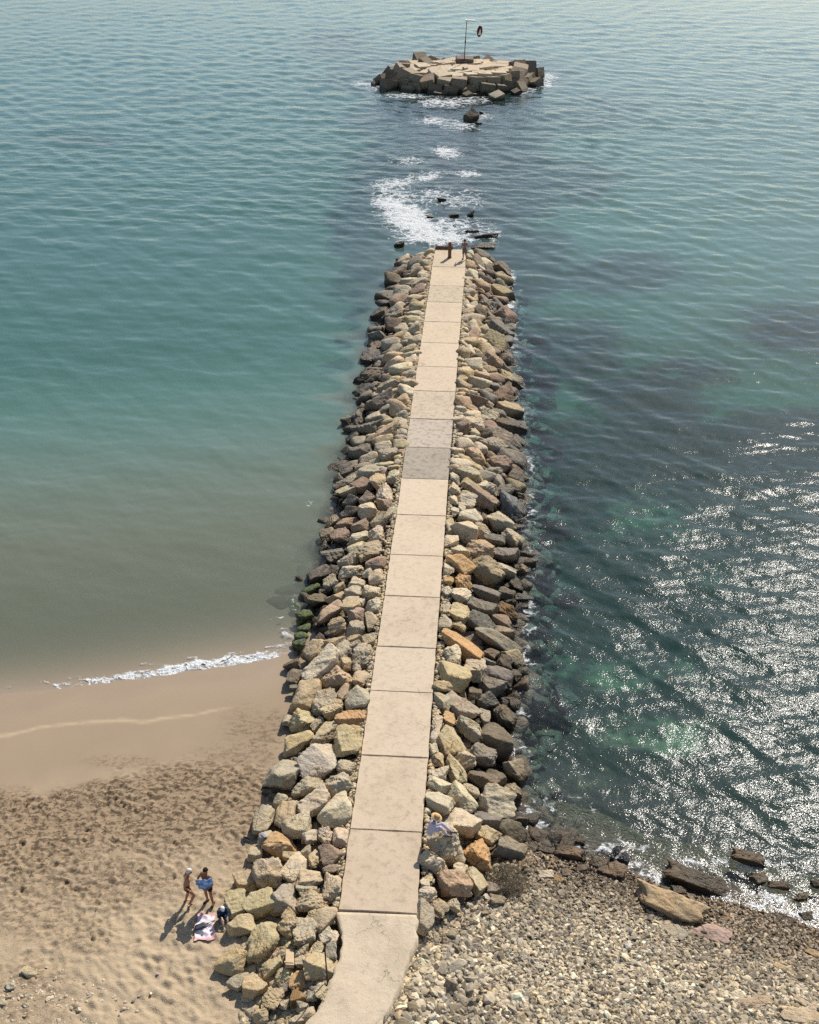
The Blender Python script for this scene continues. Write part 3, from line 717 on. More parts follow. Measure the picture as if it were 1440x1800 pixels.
DIG = []   # (px, py, w, h, angle, colour) in photograph pixels
def dig(ox, oy, sc, lst):
    for e in lst: DIG.append((ox + e[0] / sc, oy + e[1] / sc, e[2] / sc, e[3] / sc, e[4], e[5]))
dig(440, 1120, 4, [(500, 215, 290, 200, 22, 'w'), (470, 85, 180, 110, 30, 't'), (600, 45, 140, 80, 20, 't'), (665, 90, 120, 150, 0, 'g'), (795, 125, 140, 150, 0, 'g'), (745, 55, 70, 60, 0, 'g'), (735, 8, 110, 50, 0, 't'), (840, 32, 100, 80, 0, 't'),
  (690, 190, 100, 80, 15, 't'), (745, 215, 60, 60, 0, 'g'), (780, 285, 110, 160, -10, 't'), (620, 300, 210, 170, 15, 'o2'), (655, 385, 130, 75, 45, 't'), (310, 280, 100, 110, 0, 'k'), (295, 190, 110, 70, 0, 'd'), (315, 360, 70, 50, 0, 'k'),
  (395, 425, 200, 200, 0, 'y'), (520, 470, 150, 170, 0, 'g'), (580, 510, 150, 120, 10, 't'), (572, 415, 60, 60, 0, 'g'), (755, 445, 165, 165, 5, 'g'), (710, 585, 190, 130, 0, 'o'), (265, 580, 70, 110, 0, 'g'), (365, 590, 180, 150, 20, 'y'),
  (470, 615, 110, 60, 40, 'g'), (540, 680, 240, 140, 50, 't'), (330, 740, 230, 110, 22, 'y'), (690, 750, 180, 210, 0, 'y'), (595, 815, 50, 60, 0, 'c'), (480, 890, 240, 200, 10, 'w'), (665, 910, 130, 110, 0, 'g'), (255, 970, 280, 200, 35, 'g'),
  (410, 1050, 230, 115, 20, 'g'), (620, 1050, 190, 160, -10, 'g'), (440, 1170, 220, 190, 20, 'c'), (215, 1150, 100, 85, 20, 'g'), (255, 1260, 160, 210, 0, 't'), (350, 1345, 210, 150, 22, 'c'), (590, 1235, 230, 180, 15, 'c'), (95, 1290, 140, 190, 0, 'g'),
  (530, 1400, 110, 105, 0, 'c'), (635, 1398, 100, 115, 0, 'c'), (425, 1400, 105, 100, 20, 'c'), (390, 1410, 60, 50, 0, 't')])
dig(370, 1440, 4, [(500, 190, 240, 150, -15, 'o'), (385, 140, 90, 130, 0, 'g'), (320, 250, 100, 90, 0, 't'), (560, 265, 100, 60, 0, 'y'), (665, 235, 80, 65, 0, 't'), (415, 380, 230, 210, -20, 'g'), (600, 350, 210, 130, 55, 'c'), (730, 275, 80, 150, 0, 'y'), (845, 270, 150, 130, 0, 'br'),
  (848, 352, 110, 60, 0, 'br'), (690, 420, 190, 120, 18, 't'), (250, 440, 130, 120, 20, 't'), (568, 462, 70, 80, 0, 't'), (855, 478, 120, 190, 0, 'g'), (675, 500, 140, 90, 5, 'g'), (700, 590, 240, 140, 10, 't'), (515, 590, 180, 175, 10, 'g'), (345, 595, 220, 175, 22, 'y'),
  (185, 610, 160, 175, 10, 'y'), (550, 670, 90, 80, 0, 't'), (735, 680, 90, 70, -15, 'y'), (825, 700, 190, 120, 50, 't'), (215, 760, 190, 115, 10, 'y'), (375, 860, 210, 270, 0, 'y'), (545, 760, 140, 140, 10, 'y'), (675, 800, 150, 190, 0, 'g'), (810, 820, 90, 110, 20, 'c'),
  (872, 830, 60, 90, 10, 'c'), (150, 1010, 180, 150, -15, 'y'), (650, 920, 100, 70, 0, 'c'), (760, 910, 80, 85, 0, 't'), (850, 930, 80, 110, 0, 'g'), (630, 1000, 80, 95, 0, 'g'), (435, 1040, 140, 100, 15, 'y'), (755, 1050, 220, 190, -10, 'y'), (205, 1140, 150, 80, 35, 'g'),
  (295, 1170, 150, 140, 30, 'y'), (525, 1110, 120, 110, 20, 'y'), (615, 1150, 95, 150, 0, 'o'), (603, 1255, 110, 90, 20, 'od'), (445, 1275, 135, 140, 0, 'y'), (782, 1225, 100, 100, 40, 't'), (710, 1240, 65, 75, 0, 'g'), (350, 1385, 110, 90, 0, 't'), (610, 1415, 110, 70, 0, 'g'),
  (680, 1370, 105, 60, 15, 't'), (650, 1320, 85, 75, 0, 'g'), (520, 1310, 70, 60, 0, 'g'), (520, 1190, 60, 50, 0, 'k2'), (500, 960, 70, 70, 0, 'g')])
dig(700, 1120, 4, [(450, 60, 300, 130, -22, 'o'), (370, 130, 130, 145, 0, 'c'), (700, 30, 320, 115, -15, 'g2'), (820, 155, 170, 95, -28, 't'), (740, 180, 100, 90, 0, 'd'), (655, 120, 90, 80, -20, 'd'), (630, 180, 100, 60, 0, 'k'), (530, 220, 150, 170, 0, 'g'), (400, 290, 200, 175, 10, 'y'),
  (312, 235, 50, 60, 0, 'g'), (690, 265, 210, 110, -10, 'k'), (830, 270, 75, 95, 10, 'd'), (300, 350, 120, 85, -20, 't'), (310, 455, 115, 130, 0, 'g'), (455, 490, 260, 160, -42, 'g'), (655, 360, 170, 115, -15, 'k'), (630, 440, 140, 105, 0, 'k'), (540, 400, 90, 70, 0, 'd'), (745, 550, 170, 160, 0, 'd'),
  (820, 480, 90, 85, 0, 'd'), (610, 565, 70, 95, 0, 'g'), (355, 585, 90, 120, -10, 'o'), (280, 605, 70, 105, 0, 'c'), (500, 650, 200, 125, -15, 'g'), (360, 740, 180, 180, 20, 'y'), (690, 730, 240, 200, -20, 'd'), (590, 820, 190, 170, 0, 'k2'), (470, 860, 170, 115, -30, 't'), (280, 865, 80, 80, 0, 't'),
  (295, 955, 110, 105, 0, 'c'), (400, 935, 200, 115, -55, 'y'), (590, 1010, 210, 135, -15, 'd'), (690, 990, 130, 100, 0, 'd'), (835, 940, 165, 135, -30, 't'), (945, 860, 200, 60, -20, 'd'), (800, 1070, 150, 80, -5, 't'), (285, 1050, 150, 90, -12, 'c'), (450, 1130, 215, 160, -30, 'c'), (505, 1075, 150, 65, -35, 'g'),
  (285, 1165, 190, 130, -15, 'c'), (690, 1180, 235, 185, -5, 'c'), (435, 1310, 215, 170, -30, 'c'), (620, 1290, 180, 115, -15, 'k'), (620, 1390, 170, 115, -30, 't'), (800, 1370, 190, 125, -20, 'd'), (240, 700, 60, 120, 0, 'c'), (230, 790, 60, 80, 0, 'c'), (860, 1290, 90, 80, -20, 'd')])
dig(700, 1400, 4, [(310, 330, 270, 220, -8, 'c'), (245, 460, 190, 125, -10, 'c'), (555, 400, 200, 180, -10, 'o'), (435, 500, 90, 70, -10, 'c'), (400, 610, 250, 190, -15, 'o2'), (555, 590, 190, 105, -58, 't'), (205, 690, 130, 90, 0, 'c'), (170, 610, 65, 65, 0, 'c'), (215, 585, 60, 50, 0, 'y'),
  (190, 850, 110, 205, 0, 'g'), (290, 780, 110, 85, -30, 't'), (395, 760, 90, 70, 0, 'c'), (790, 380, 200, 125, -10, 'g2'), (680, 645, 110, 70, 0, 'g2'), (700, 730, 110, 60, 0, 'g2')])
dig(480, 820, 4.8, [(620, 50, 130, 100, 0, 'k'), (835, 45, 240, 120, 8, 'g'), (1015, 85, 100, 110, 0, 'c'), (1025, 10, 110, 50, 0, 'y'), (610, 140, 200, 90, 5, 'g'), (760, 165, 130, 115, 25, 'br'), (890, 140, 130, 130, 0, 't'), (945, 230, 140, 160, 0, 'c'), (630, 220, 160, 105, 15, 'g'), (655, 285, 140, 90, 0, 'k2'),
  (795, 265, 130, 120, 0, 'br2'), (645, 380, 150, 85, 15, 'k2'), (800, 375, 150, 125, 10, 'c'), (940, 310, 120, 115, 0, 'br'), (1010, 375, 80, 60, 0, 'c'), (910, 440, 180, 110, 10, 'c'), (450, 335, 95, 90, 0, 'c'), (500, 480, 130, 90, 15, 't'), (620, 485, 210, 95, 25, 'br'), (740, 510, 150, 90, 10, 'br'),
  (375, 525, 120, 95, 0, 'd'), (465, 585, 120, 105, 10, 't'), (580, 600, 160, 105, 15, 'br'), (720, 600, 170, 105, 20, 'c'), (865, 585, 140, 140, 0, 'c'), (420, 690, 110, 60, 20, 'g'), (510, 755, 180, 135, 10, 'k'), (720, 690, 180, 95, 32, 'c'), (825, 720, 220, 130, 15, 't'), (640, 800, 140, 105, 25, 'c'),
  (870, 825, 150, 115, -5, 'br'), (390, 905, 190, 115, 15, 'k'), (660, 890, 210, 105, 10, 'c'), (710, 985, 130, 90, 0, 'c'), (800, 900, 80, 70, 0, 'c'), (870, 940, 120, 105, 5, 'c'), (490, 990, 120, 125, 10, 'g'), (325, 1045, 150, 70, 15, 'm'), (560, 1020, 90, 90, 10, 't'), (670, 1065, 140, 80, -5, 'c'),
  (825, 1055, 160, 120, 5, 'c'), (370, 1130, 190, 105, 0, 'd'), (530, 1105, 150, 90, 15, 't'), (670, 1180, 150, 160, -10, 't'), (750, 1145, 60, 60, 0, 'c'), (845, 1175, 120, 125, 0, 'c'), (190, 1205, 80, 80, 0, 'm'), (480, 1235, 240, 115, 22, 'o2'), (700, 1240, 140, 135, 0, 'br2'), (265, 1265, 130, 90, 10, 'm'),
  (830, 1310, 100, 140, 0, 't'), (545, 1340, 150, 105, 10, 't'), (700, 1375, 150, 125, 0, 'g'), (260, 1375, 120, 80, 0, 'm'), (235, 1440, 110, 70, 0, 'm'), (220, 1500, 120, 80, 0, 'm')])
dig(740, 820, 4.8, [(420, 75, 230, 115, -22, 'g'), (600, 50, 140, 100, -10, 'k2'), (790, 90, 160, 140, 0, 'd'), (290, 95, 80, 90, 0, 'c'), (285, 190, 100, 100, 0, 'c'), (415, 165, 150, 70, -10, 't'), (570, 180, 160, 90, 0, 'c'), (515, 275, 240, 155, -20, 'br'), (705, 215, 150, 105, 0, 'k'), (855, 280, 170, 85, -15, 't'),
  (385, 305, 150, 120, -10, 'c'), (275, 290, 70, 90, 0, 'c'), (345, 350, 60, 75, 0, 'c'), (285, 380, 70, 75, 0, 'c'), (750, 350, 260, 150, -22, 'kb'), (420, 430, 190, 115, -5, 'c'), (540, 430, 60, 80, 0, 'd'), (670, 480, 240, 130, -20, 'g'), (240, 505, 80, 135, 0, 't'), (385, 550, 210, 175, -20, 'c'),
  (510, 540, 140, 75, -35, 't'), (620, 615, 170, 80, 0, 'k'), (770, 610, 170, 120, -25, 'g'), (250, 635, 110, 120, 0, 'c'), (510, 710, 230, 150, -15, 'o2'), (320, 710, 180, 80, -20, 'c'), (710, 740, 190, 130, -15, 'k2'), (330, 830, 210, 155, -20, 'o'), (550, 880, 270, 180, -25, 'y2'), (725, 880, 190, 105, -20, 'g'),
  (855, 880, 120, 85, -15, 't'), (235, 870, 90, 95, 0, 'c'), (230, 965, 80, 85, 0, 'o'), (350, 980, 160, 120, -20, 'o'), (800, 1000, 140, 70, -30, 'd'), (555, 1065, 230, 110, -20, 'k'), (330, 1085, 150, 135, -10, 'c'), (215, 1060, 80, 80, 0, 'c'), (720, 1080, 130, 85, -10, 'd'), (500, 1180, 240, 140, -20, 'k'),
  (720, 1220, 210, 100, -30, 'od'), (325, 1250, 160, 145, -15, 'y'), (215, 1190, 60, 120, 0, 'g'), (505, 1320, 220, 120, -20, 'k'), (690, 1310, 180, 95, -20, 'br'), (195, 1330, 110, 130, 0, 'g'), (700, 1400, 170, 95, 0, 'g2'), (540, 1420, 150, 70, 0, 'k'), (870, 1110, 150, 60, 0, 'd'), (320, 1345, 120, 70, 0, 'y')])

def place_px(px, py, w, h, ang, flat=.78, off=.18, fn=surf):
    """boulder size, place and heading on the slope from its outline in the photograph"""
    X_, Y_, z_ = solve(px, py, fn, off)
    d = math.hypot(Y_ * cp + (CAM_Z - z_) * sp, 0); s_ = FPX / d
    dep = math.atan2(CAM_Z - z_, math.hypot(X_, Y_)); k = .45 * math.sin(dep) + .55
    a_ = R(ang); yaw = math.atan2(math.sin(a_) / math.sin(dep), math.cos(a_))
    L = w / s_ * math.sqrt(math.cos(a_) ** 2 + (math.sin(a_) / k) ** 2)
    D = h / s_ * math.sqrt(math.sin(a_) ** 2 + (math.cos(a_) / k) ** 2)
    return X_, Y_, z_, yaw, L, D
def slope_tilt(X_, Y_, fn=surf):
    e = .5; gx = float(fn(X_ + e, Y_) - fn(X_ - e, Y_)) / (2 * e); gy = float(fn(X_, Y_ + e) - fn(X_, Y_ - e)) / (2 * e)
    return Vector((-gx, -gy, 1)).normalized()
def put_rock(name, me, X_, Y_, z_, yaw, L, D, H, col, parent, tilt=.6, wob=8, base=(0, 0, 0)):
    o = link(name, me, parent, None, col)
    o.location = (X_ - base[0], Y_ - base[1], z_ - base[2]); o.scale = (L / 2, D / 2, H / 2)
    n = Vector((0, 0, 1)).lerp(slope_tilt(X_, Y_), tilt)
    q = Vector((0, 0, 1)).rotation_difference(n).to_matrix() @ Euler((R(random.gauss(0, wob)), R(random.gauss(0, wob)), yaw + random.choice((0, math.pi)))).to_matrix()
    o.rotation_euler = q.to_euler(); return o

BASE = (AX[0], AX[1], 0); PLACED = []; NIND = 0
for (px_, py_, w_, h_, an_, c_) in DIG:
    X_, Y_, z_, yaw, L, D = place_px(px_, py_, w_, h_, an_)
    big = 1.14
    me = random.choice(MOSSR) if c_ == 'm' else random.choice(ROCKS)
    s1, t1 = st(X_, Y_)
    # keep the stones off the walkway
    lim = HALF + .05; half = .5 * max(L, D) * .8
    o = put_rock('boulder', me, X_, Y_, z_ - .02, yaw, L * big, D * big, .80 * min(L, D) * big, jit(CC[c_], .07), brk, base=BASE)
    if -1 < s1 and abs(t1) - .42 * L < lim:
        sh = min(.45, lim - (abs(t1) - .42 * L)) * (1 if t1 > 0 else -1)
        o.location.x += N[0] * sh; o.location.y += N[1] * sh
    PLACED.append((X_, Y_, .5 * math.sqrt(L * D))); NIND += 1
print('digitised boulders', NIND)

# the far half of the slopes: boulders thrown closely, largest first
FAR = []
s_start = float(st(*P(700, 826, PZ))[0]) - .6
def try_fill(side, s0, s1, rr, n, kmin):
    arr = []
    for _ in range(n):
        sv_ = random.uniform(s0, s1); e = EL if side < 0 else ER
        o_ = float(np.interp(sv_, e[:, 0], e[:, 1])); tt = random.uniform(HALF + .25, o_ + .25)
        x_, y_ = xy(sv_, side * tt)
        f_ = (tt - HALF) / (o_ - HALF); r_ = random.uniform(*rr) * (.60 + .42 * min(f_, 1))
        ok = True
        for (a_, b_, c_) in PLACED[-900:] if len(PLACED) > 900 else PLACED:
            if (a_ - x_) ** 2 + (b_ - y_) ** 2 < ((c_ + r_) * kmin) ** 2: ok = False; break
        if ok: PLACED.append((x_, y_, r_)); FAR.append((x_, y_, r_, f_, side))
for side in (-1, 1):
    for (rr, n, k) in (((.80, .98), 260, .90), ((.52, .72), 1900, .86), ((.36, .5), 3600, .83), ((.22, .34), 4600, .84)):
        try_fill(side, s_start, SLEN + .6, rr, n, k)
# round the end of the pier
for _ in range(700):
    tt = random.uniform(-5.5, 5); e_ = random.uniform(.3, 2.4); x_, y_ = xy(SLEN + e_, tt); r_ = random.uniform(.4, .8)
    if all((a_ - x_) ** 2 + (b_ - y_) ** 2 > ((c_ + r_) * .82) ** 2 for a_, b_, c_ in PLACED): PLACED.append((x_, y_, r_)); FAR.append((x_, y_, r_, .9, 1 if tt > 0 else -1))
FAR.sort(key=lambda e: -e[2] / math.hypot(e[0], e[1]))
print('far boulders', len(FAR))
palL = ['c', 'c', 't', 't', 'g', 'g', 'y', 'o2', 'br2']; palLo = ['k', 'k2', 'g2', 'g', 'd', 'br']
palR = ['c', 'c', 'c', 't', 'y', 'o2', 'g']; palRo = ['k', 'd', 'k2', 'g2', 'y2', 'br']
fill = []
for i, (x_, y_, r_, f_, side) in enumerate(FAR):
    pal = (palL if side < 0 else palR) if f_ + random.gauss(0, .13) < (.50 if side < 0 else .42) else (palLo if side < 0 else palRo)
    col = jit(CC[random.choice(pal)], .12); z_ = float(surf(x_, y_)) + .04 * r_
    yaw = (R(25) if side < 0 else R(-30)) + random.gauss(0, .6); L = r_ * 2 * random.uniform(1.05, 1.4); D = r_ * 2 * random.uniform(.88, 1.08); H = r_ * 2 * random.uniform(.75, 1.0)
    if f_ < .2: L, D = D, L * .9
    if i < 300 - NIND:
        put_rock('boulder', random.choice(ROCKS), x_, y_, z_, yaw, L, D, H, col, brk, base=BASE, wob=12)
    else:
        n = Vector((0, 0, 1)).lerp(slope_tilt(x_, y_), .6)
        m3 = np.array(Vector((0, 0, 1)).rotation_difference(n).to_matrix() @ Euler((R(random.gauss(0, 12)), R(random.gauss(0, 12)), yaw)).to_matrix()) @ np.diag([L / 2, D / 2, H / 2])
        v, f = random.choice(MID if r_ > .3 else LOW); fill.append((v, f, m3, np.array([x_ - AX[0], y_ - AX[1], z_]), col))
tag(link('distant_boulders', merge(fill, M['rockfill'], 'distant_boulders'), brk), kind='stuff')
# second layer lower down: rubble seen in the gaps, stones under water along the foot
fill = []; sunk = []
for side in (-1, 1):
    e = EL if side < 0 else ER
    for _ in range(2300):
        sv_ = random.uniform(-9 if side < 0 else e[0, 0], SLEN + 1); o_ = float(np.interp(sv_, e[:, 0], e[:, 1]))
        under = random.random() < (.16 if side < 0 else .24) and sv_ > (20 if side < 0 else 2)
        tt = random.uniform(o_ - .3, o_ + random.uniform(.6, 2.2)) if under else random.uniform(HALF + .1, o_ + .1)
        x_, y_ = xy(sv_, side * tt); r_ = random.uniform(.22, .6) if under else random.uniform(.14, .42)
        z_ = float(surf(x_, y_)) - (.25 * r_ if under else .46)
        if under and z_ + r_ * .7 > .12: z_ = .05 - r_ * .7
        if sv_ < 1.2 and side < 0 and tt < HALF + .4: continue
        if tt - r_ < HALF: continue
        v, f = random.choice(MID if under else LOW)
        m3 = rotm(random.uniform(-.5, .5), random.uniform(-.5, .5), random.uniform(0, 6)) @ np.diag([r_ * random.uniform(1, 1.4), r_, r_ * .75])
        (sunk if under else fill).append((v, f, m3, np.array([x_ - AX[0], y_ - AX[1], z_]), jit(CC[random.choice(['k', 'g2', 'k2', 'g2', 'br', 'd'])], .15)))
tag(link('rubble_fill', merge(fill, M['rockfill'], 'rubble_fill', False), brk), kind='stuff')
tag(link('submerged_stones', merge(sunk, M['rockfill'], 'submerged_stones'), brk), kind='stuff')
# small stones in the strip along both edges of the walkway and in the heap beside the ramp
fill = []
for _ in range(5200):
    side = random.choice((-1, 1)); sv_ = random.uniform(-.5, SLEN - .3); tt = HALF + abs(random.gauss(0, .17)) + .05
    x_, y_ = xy(sv_, side * tt); r_ = random.uniform(.03, .10)
    v, f = random.choice(LOWER); m3 = rotm(random.uniform(-.5, .5), random.uniform(-.5, .5), random.uniform(0, 6)) @ np.diag([r_ * 1.3, r_, r_ * .8])
    fill.append((v, f, m3, np.array([x_ - AX[0], y_ - AX[1], 1.46 - .3 * (tt - HALF) + random.uniform(-.02, .04)]), jit(CC[random.choice(['c', 't', 'y', 'c', 'g'])], .2)))
for _ in range(1500):
    px_ = random.uniform(425, 600); py_ = random.uniform(1640, 1810)
    if px_ > 585 - max(0, (py_ - 1700)) * .55: continue
    if px_ < 400 + abs(py_ - 1730) * .35: continue
    X_, Y_, z_ = solve(px_, py_, surf, -.12, 20); r_ = random.uniform(.05, .17) * random.choice((.7, 1, 1.2))
    v, f = random.choice(LOW); m3 = rotm(random.uniform(-.6, .6), random.uniform(-.6, .6), random.uniform(0, 6)) @ np.diag([r_ * 1.25, r_, r_ * .8])
    fill.append((v, f, m3, np.array([X_ - AX[0], Y_ - AX[1], z_]), jit(CC[random.choice(['c', 't', 'y', 'g', 'g', 'k2'])], .2)))
tag(link('edge_stones', merge(fill, M['rockfill'], 'edge_stones'), brk), kind='stuff')

# ------------------------------------------------------------------ pebbles of the shore (gravel: one mass)
items = []; cnt = 0
pc = [(.54, .46, .33), (.43, .36, .265), (.36, .31, .235), (.54, .46, .335), (.28, .245, .19), (.47, .37, .24), (.38, .34, .28), (.58, .51, .40), (.23, .19, .14)]
NPB = 85000; rp = np.random.default_rng(23)
pxs = rp.uniform(640, 1480, NPB); pys = rp.uniform(1455, 1830, NPB)
edg = np.interp(pxs, [640, 668, 684, 700, 716, 730, 742, 760, 800, 840, 880, 925, 1000, 1090, 1160, 1240, 1300, 1370, 1440, 1480], [1815, 1803, 1775, 1738, 1700, 1660, 1635, 1612, 1600, 1585, 1500, 1482, 1505, 1530, 1562, 1585, 1596, 1618, 1640, 1650])
ok = pys > edg - 6; pxs, pys = pxs[ok], pys[ok]
zz = np.full_like(pxs, .9)
for _ in range(6): XX, YY = P(pxs, pys, zz); zz = .4 * zz + .6 * terrain(XX, YY)
coarse = .33 + .55 * sstep(1000, 760, pxs) + .25 * sstep(1680, 1790, pys)
coarse = coarse * (.6 + .8 * fbm(XX * .6, YY * .6, 55, 2))
ok = rp.random(len(pxs)) < .50 / np.maximum(.28, coarse) ** 1.6
XX, YY, zz, coarse = XX[ok][:27000], YY[ok][:27000], zz[ok][:27000], coarse[ok][:27000]
tone = fbm(XX * .45, YY * .45, 91, 3)
for X_, Y_, z_, co, tn in zip(XX, YY, zz, coarse, tone):
    r_ = (.029 + .066 * random.random() ** 1.7) * (.58 + .85 * co)
    if random.random() < .012: r_ *= 1.7
    v, f = LOWER[random.randrange(12)] if r_ < .075 else LOW[random.randrange(14)]
    m3 = rotm(random.gauss(0, .4), random.gauss(0, .4), random.uniform(0, 6.3)) @ np.diag([r_ * random.uniform(1.05, 1.8), r_ * random.uniform(.75, 1.1), r_ * random.uniform(.45, .8)])
    c_ = random.choice(pc); k_ = random.uniform(.48, 1.35) * (.72 + .6 * tn); items.append((v, f, m3, np.array([X_, Y_, z_ + r_ * .25]), tuple(min(.7, x * k_ * w_) for x, w_ in zip(c_, (1.0, .965, .89))))); cnt += 1
print('pebbles', cnt)
tag(link('pebbles', merge(items, M['pebble'], 'pebbles', False)), 'grey and cream pebbles covering the shore right of the walkway', 'pebbles', None, 'stuff')

# ------------------------------------------------------------------ loose rocks of the right-hand shore and of the beach
def shore_rock(px_, py_, w_, h_, ang, col, label, name='shore_rock', flat=.34, mesh=None, off=.06, group='loose rocks along the pebble shore', fn=terrain, cat='rock', mat_=None):
    X_, Y_, z_, yaw, L, D = place_px(px_, py_, w_, h_, ang, off=off, fn=fn)
    me = mesh or random.choice(SLABS)
    o = link(name, me, None, None, jit(col, .04))
    H = flat * min(L, D) * 1.4
    o.location = (X_, Y_, max(z_, -.12)); o.scale = (L * .56, D * .56, H * .5); o.rotation_euler = (R(random.gauss(0, 4)), R(random.gauss(0, 4)), yaw)
    tag(o, label, cat, group); return o
k5 = 1440 / 380.0
def s5(zx, zy, w, h, an, col, label, **k): return shore_rock(1060 + zx / k5, 1440 + zy / k5, w / k5, h / k5, an, CC.get(col, col), label, **k)
s5(430, 570, 440, 165, -27, (.43, .295, .175), 'large orange brown tilted slab, the biggest loose rock on the pebble shore', flat=.62, off=.2)
s5(640, 430, 440, 125, -13, (.20, .145, .09), 'long dark layered slab at the water edge behind the big orange slab', flat=.6, off=.12)
s5(470, 745, 165, 95, -38, (.36, .31, .23), 'flat grey slab touching the near end of the big orange slab', flat=.25)
s5(720, 760, 240, 110, -20, 'p', 'flat pink white rock lying right of the grey slab', flat=.3)
s5(65, 345, 160, 105, -25, (.27, .19, .12), 'brown wet rock just below the black and white striped rock', flat=.6, off=.12)
s5(970, 270, 215, 75, -5, (.30, .19, .11), 'reddish brown flat rock standing alone in the shallow water', flat=.8, off=.1, fn=lambda a, b: np.maximum(terrain(a, b), 0))
s5(1170, 445, 135, 42, 0, (.42, .27, .15), 'low orange rock awash in the shallows below the reddish rock', flat=.8, off=.05, fn=lambda a, b: np.maximum(terrain(a, b), 0))
s5(1350, 655, 85, 60, -5, 'g2', 'small square grey rock at the waterline near the right edge', flat=.7)
s5(1315, 520, 95, 42, 0, 'y', 'small tan rock awash near the right edge', flat=.7, off=.03, fn=lambda a, b: np.maximum(terrain(a, b), 0))
s5(1040, 400, 110, 70, 10, 'y2', 'yellowish rock under thin foam left of the low orange rock', flat=.5, off=.0, fn=lambda a, b: np.maximum(terrain(a, b), 0))
s5(1425, 435, 70, 50, 10, 'd', 'dark rock awash at the very right edge of the picture', flat=.8, off=.05, fn=lambda a, b: np.maximum(terrain(a, b), 0))
s5(410, 465, 65, 34, -20, 'c', 'small cream stone at the far tip of the big orange slab', flat=.6)
s5(510, 480, 100, 55, 5, 'g2', 'grey stone tucked beside the long dark slab', flat=.6)
s5(165, 850, 48, 46, 0, (.68, .62, .52), 'small bright white stone alone among the grey pebbles', flat=.9)
s5(930, 1240, 400, 72, 8, (.40, .32, .21), 'long flat buried slab near the bottom edge among pebbles', flat=.35, off=.02)
s5(1330, 1315, 280, 110, -10, (.46, .36, .24), 'broad pale rock at the bottom right corner of the picture', flat=.4)
s5(1410, 900, 120, 44, -25, (.52, .36, .19), 'thin orange flake of rock at the right edge', flat=.5)
s5(1190, 985, 95, 36, -32, (.52, .38, .21), 'small slanting tan flake below the dark wet pebbles', flat=.5)
s5(1330, 1220, 180, 42, -36, (.50, .40, .26), 'long slanting tan rock just above the bottom right corner rock', flat=.5)
s5(1300, 1050, 90, 45, -10, (.24, .19, .13), 'dark brown stone between the two tan flakes', flat=.6)
def s4(zx, zy, w, h, an, col, label, **k): return shore_rock(700 + zx / 4, 1400 + zy / 4, w / 4, h / 4, an, CC.get(col, col), label, **k)
s4(1205, 405, 205, 85, -8, (.22, .15, .09), 'dark brown layered rock at the waterline nearest the breakwater', flat=.7, off=.12)
s4(1050, 385, 140, 48, -10, (.23, .165, .105), 'thin dark slab between the breakwater foot and the brown layered rock', flat=.6)
s4(1250, 310, 130, 45, -5, (.27, .2, .12), 'flat brown rock awash just off the brown layered rock', flat=.6, off=.03, fn=lambda a, b: np.maximum(terrain(a, b), 0))
s4(1410, 480, 120, 80, -20, (.25, .18, .11), 'brown rock beside the foam left of the striped rock', flat=.6)
s4(1300, 510, 90, 50, -10, (.45, .33, .2), 'rounded orange tan stone beside the foam edge', flat=.7)
s4(950, 365, 85, 70, 10, (.55, .47, .36), 'pale stone in the foam at the breakwater foot', flat=.6)
s4(1040, 550, 110, 60, 5, (.56, .49, .37), 'pale flat stone on the pebbles below the dark slab', flat=.4)
s4(1130, 585, 65, 40, -30, (.46, .31, .15), 'small orange stone right of the pale flat stone', flat=.5)
s4(1185, 545, 70, 50, 0, 'g2', 'grey brown stone above the small orange stone', flat=.6)
# black rock with a white vein
m_, nt_, out_ = mat('striped_rock'); g_ = NT(nt_); p_ = g_.objc()
st1 = g_.math('ABSOLUTE', g_.math('SUBTRACT', g_.sep(g_.mapping(p_, (0, 0, R(28))))[0], g_.math('MULTIPLY', g_.noise(p_, 2.5, 2), .35)))
c_ = g_.mix(g_.ramp(st1, .13, .06), (.022, .022, .022), (.62, .58, .5)); g_.l(g_.prin(c_, .35, g_.bump(g_.noise(p_, 4, 4), .2), .5), out_.inputs[0])
v, f = rock_verts(621, 4, 9, 20, .05); me = npmesh('striped_rock', v, f, True); me.materials.append(m_)
s5(120, 250, 125, 115, -20, 'd', 'black rock with a white stripe standing at the foam edge', name='striped_rock', mesh=me, flat=.85, off=.15)
# stones lying on the sand
for (a_, b_, w_, h_, an_, c_, lb) in [(52, 1712, 30, 15, -15, (.50, .40, .25), 'flat tan stone on the sand, the largest near the bottom left corner'), (18, 1735, 19, 12, -10, (.48, .41, .30), 'pale stone on the sand left of and below the flat tan stone'),
                                  (5, 1763, 14, 9, 0, (.40, .34, .25), 'grey stone cut by the left picture edge near the bottom'), (16, 1753, 9, 7, 0, (.42, .35, .25), 'smallest stone below the pale stone at the left edge'),
                                  (88, 1757, 13, 9, 20, (.55, .47, .34), 'pale pebble right of the smallest stones on the sand'), (45, 1768, 12, 8, 0, (.46, .38, .27), 'low stone in the dark debris at bottom left'),
                                  (140, 1775, 9, 7, 0, (.52, .44, .32), 'cream pebble alone on the sand near the bottom edge')]:
    shore_rock(a_, b_, w_, h_, an_, c_, lb, name='beach_stone', flat=.6, mesh=random.choice(ROCKS), off=.02, fn=lambda a, b: sandz(float(a), float(b)), group='stones lying on the sand', cat='stone')
items = []
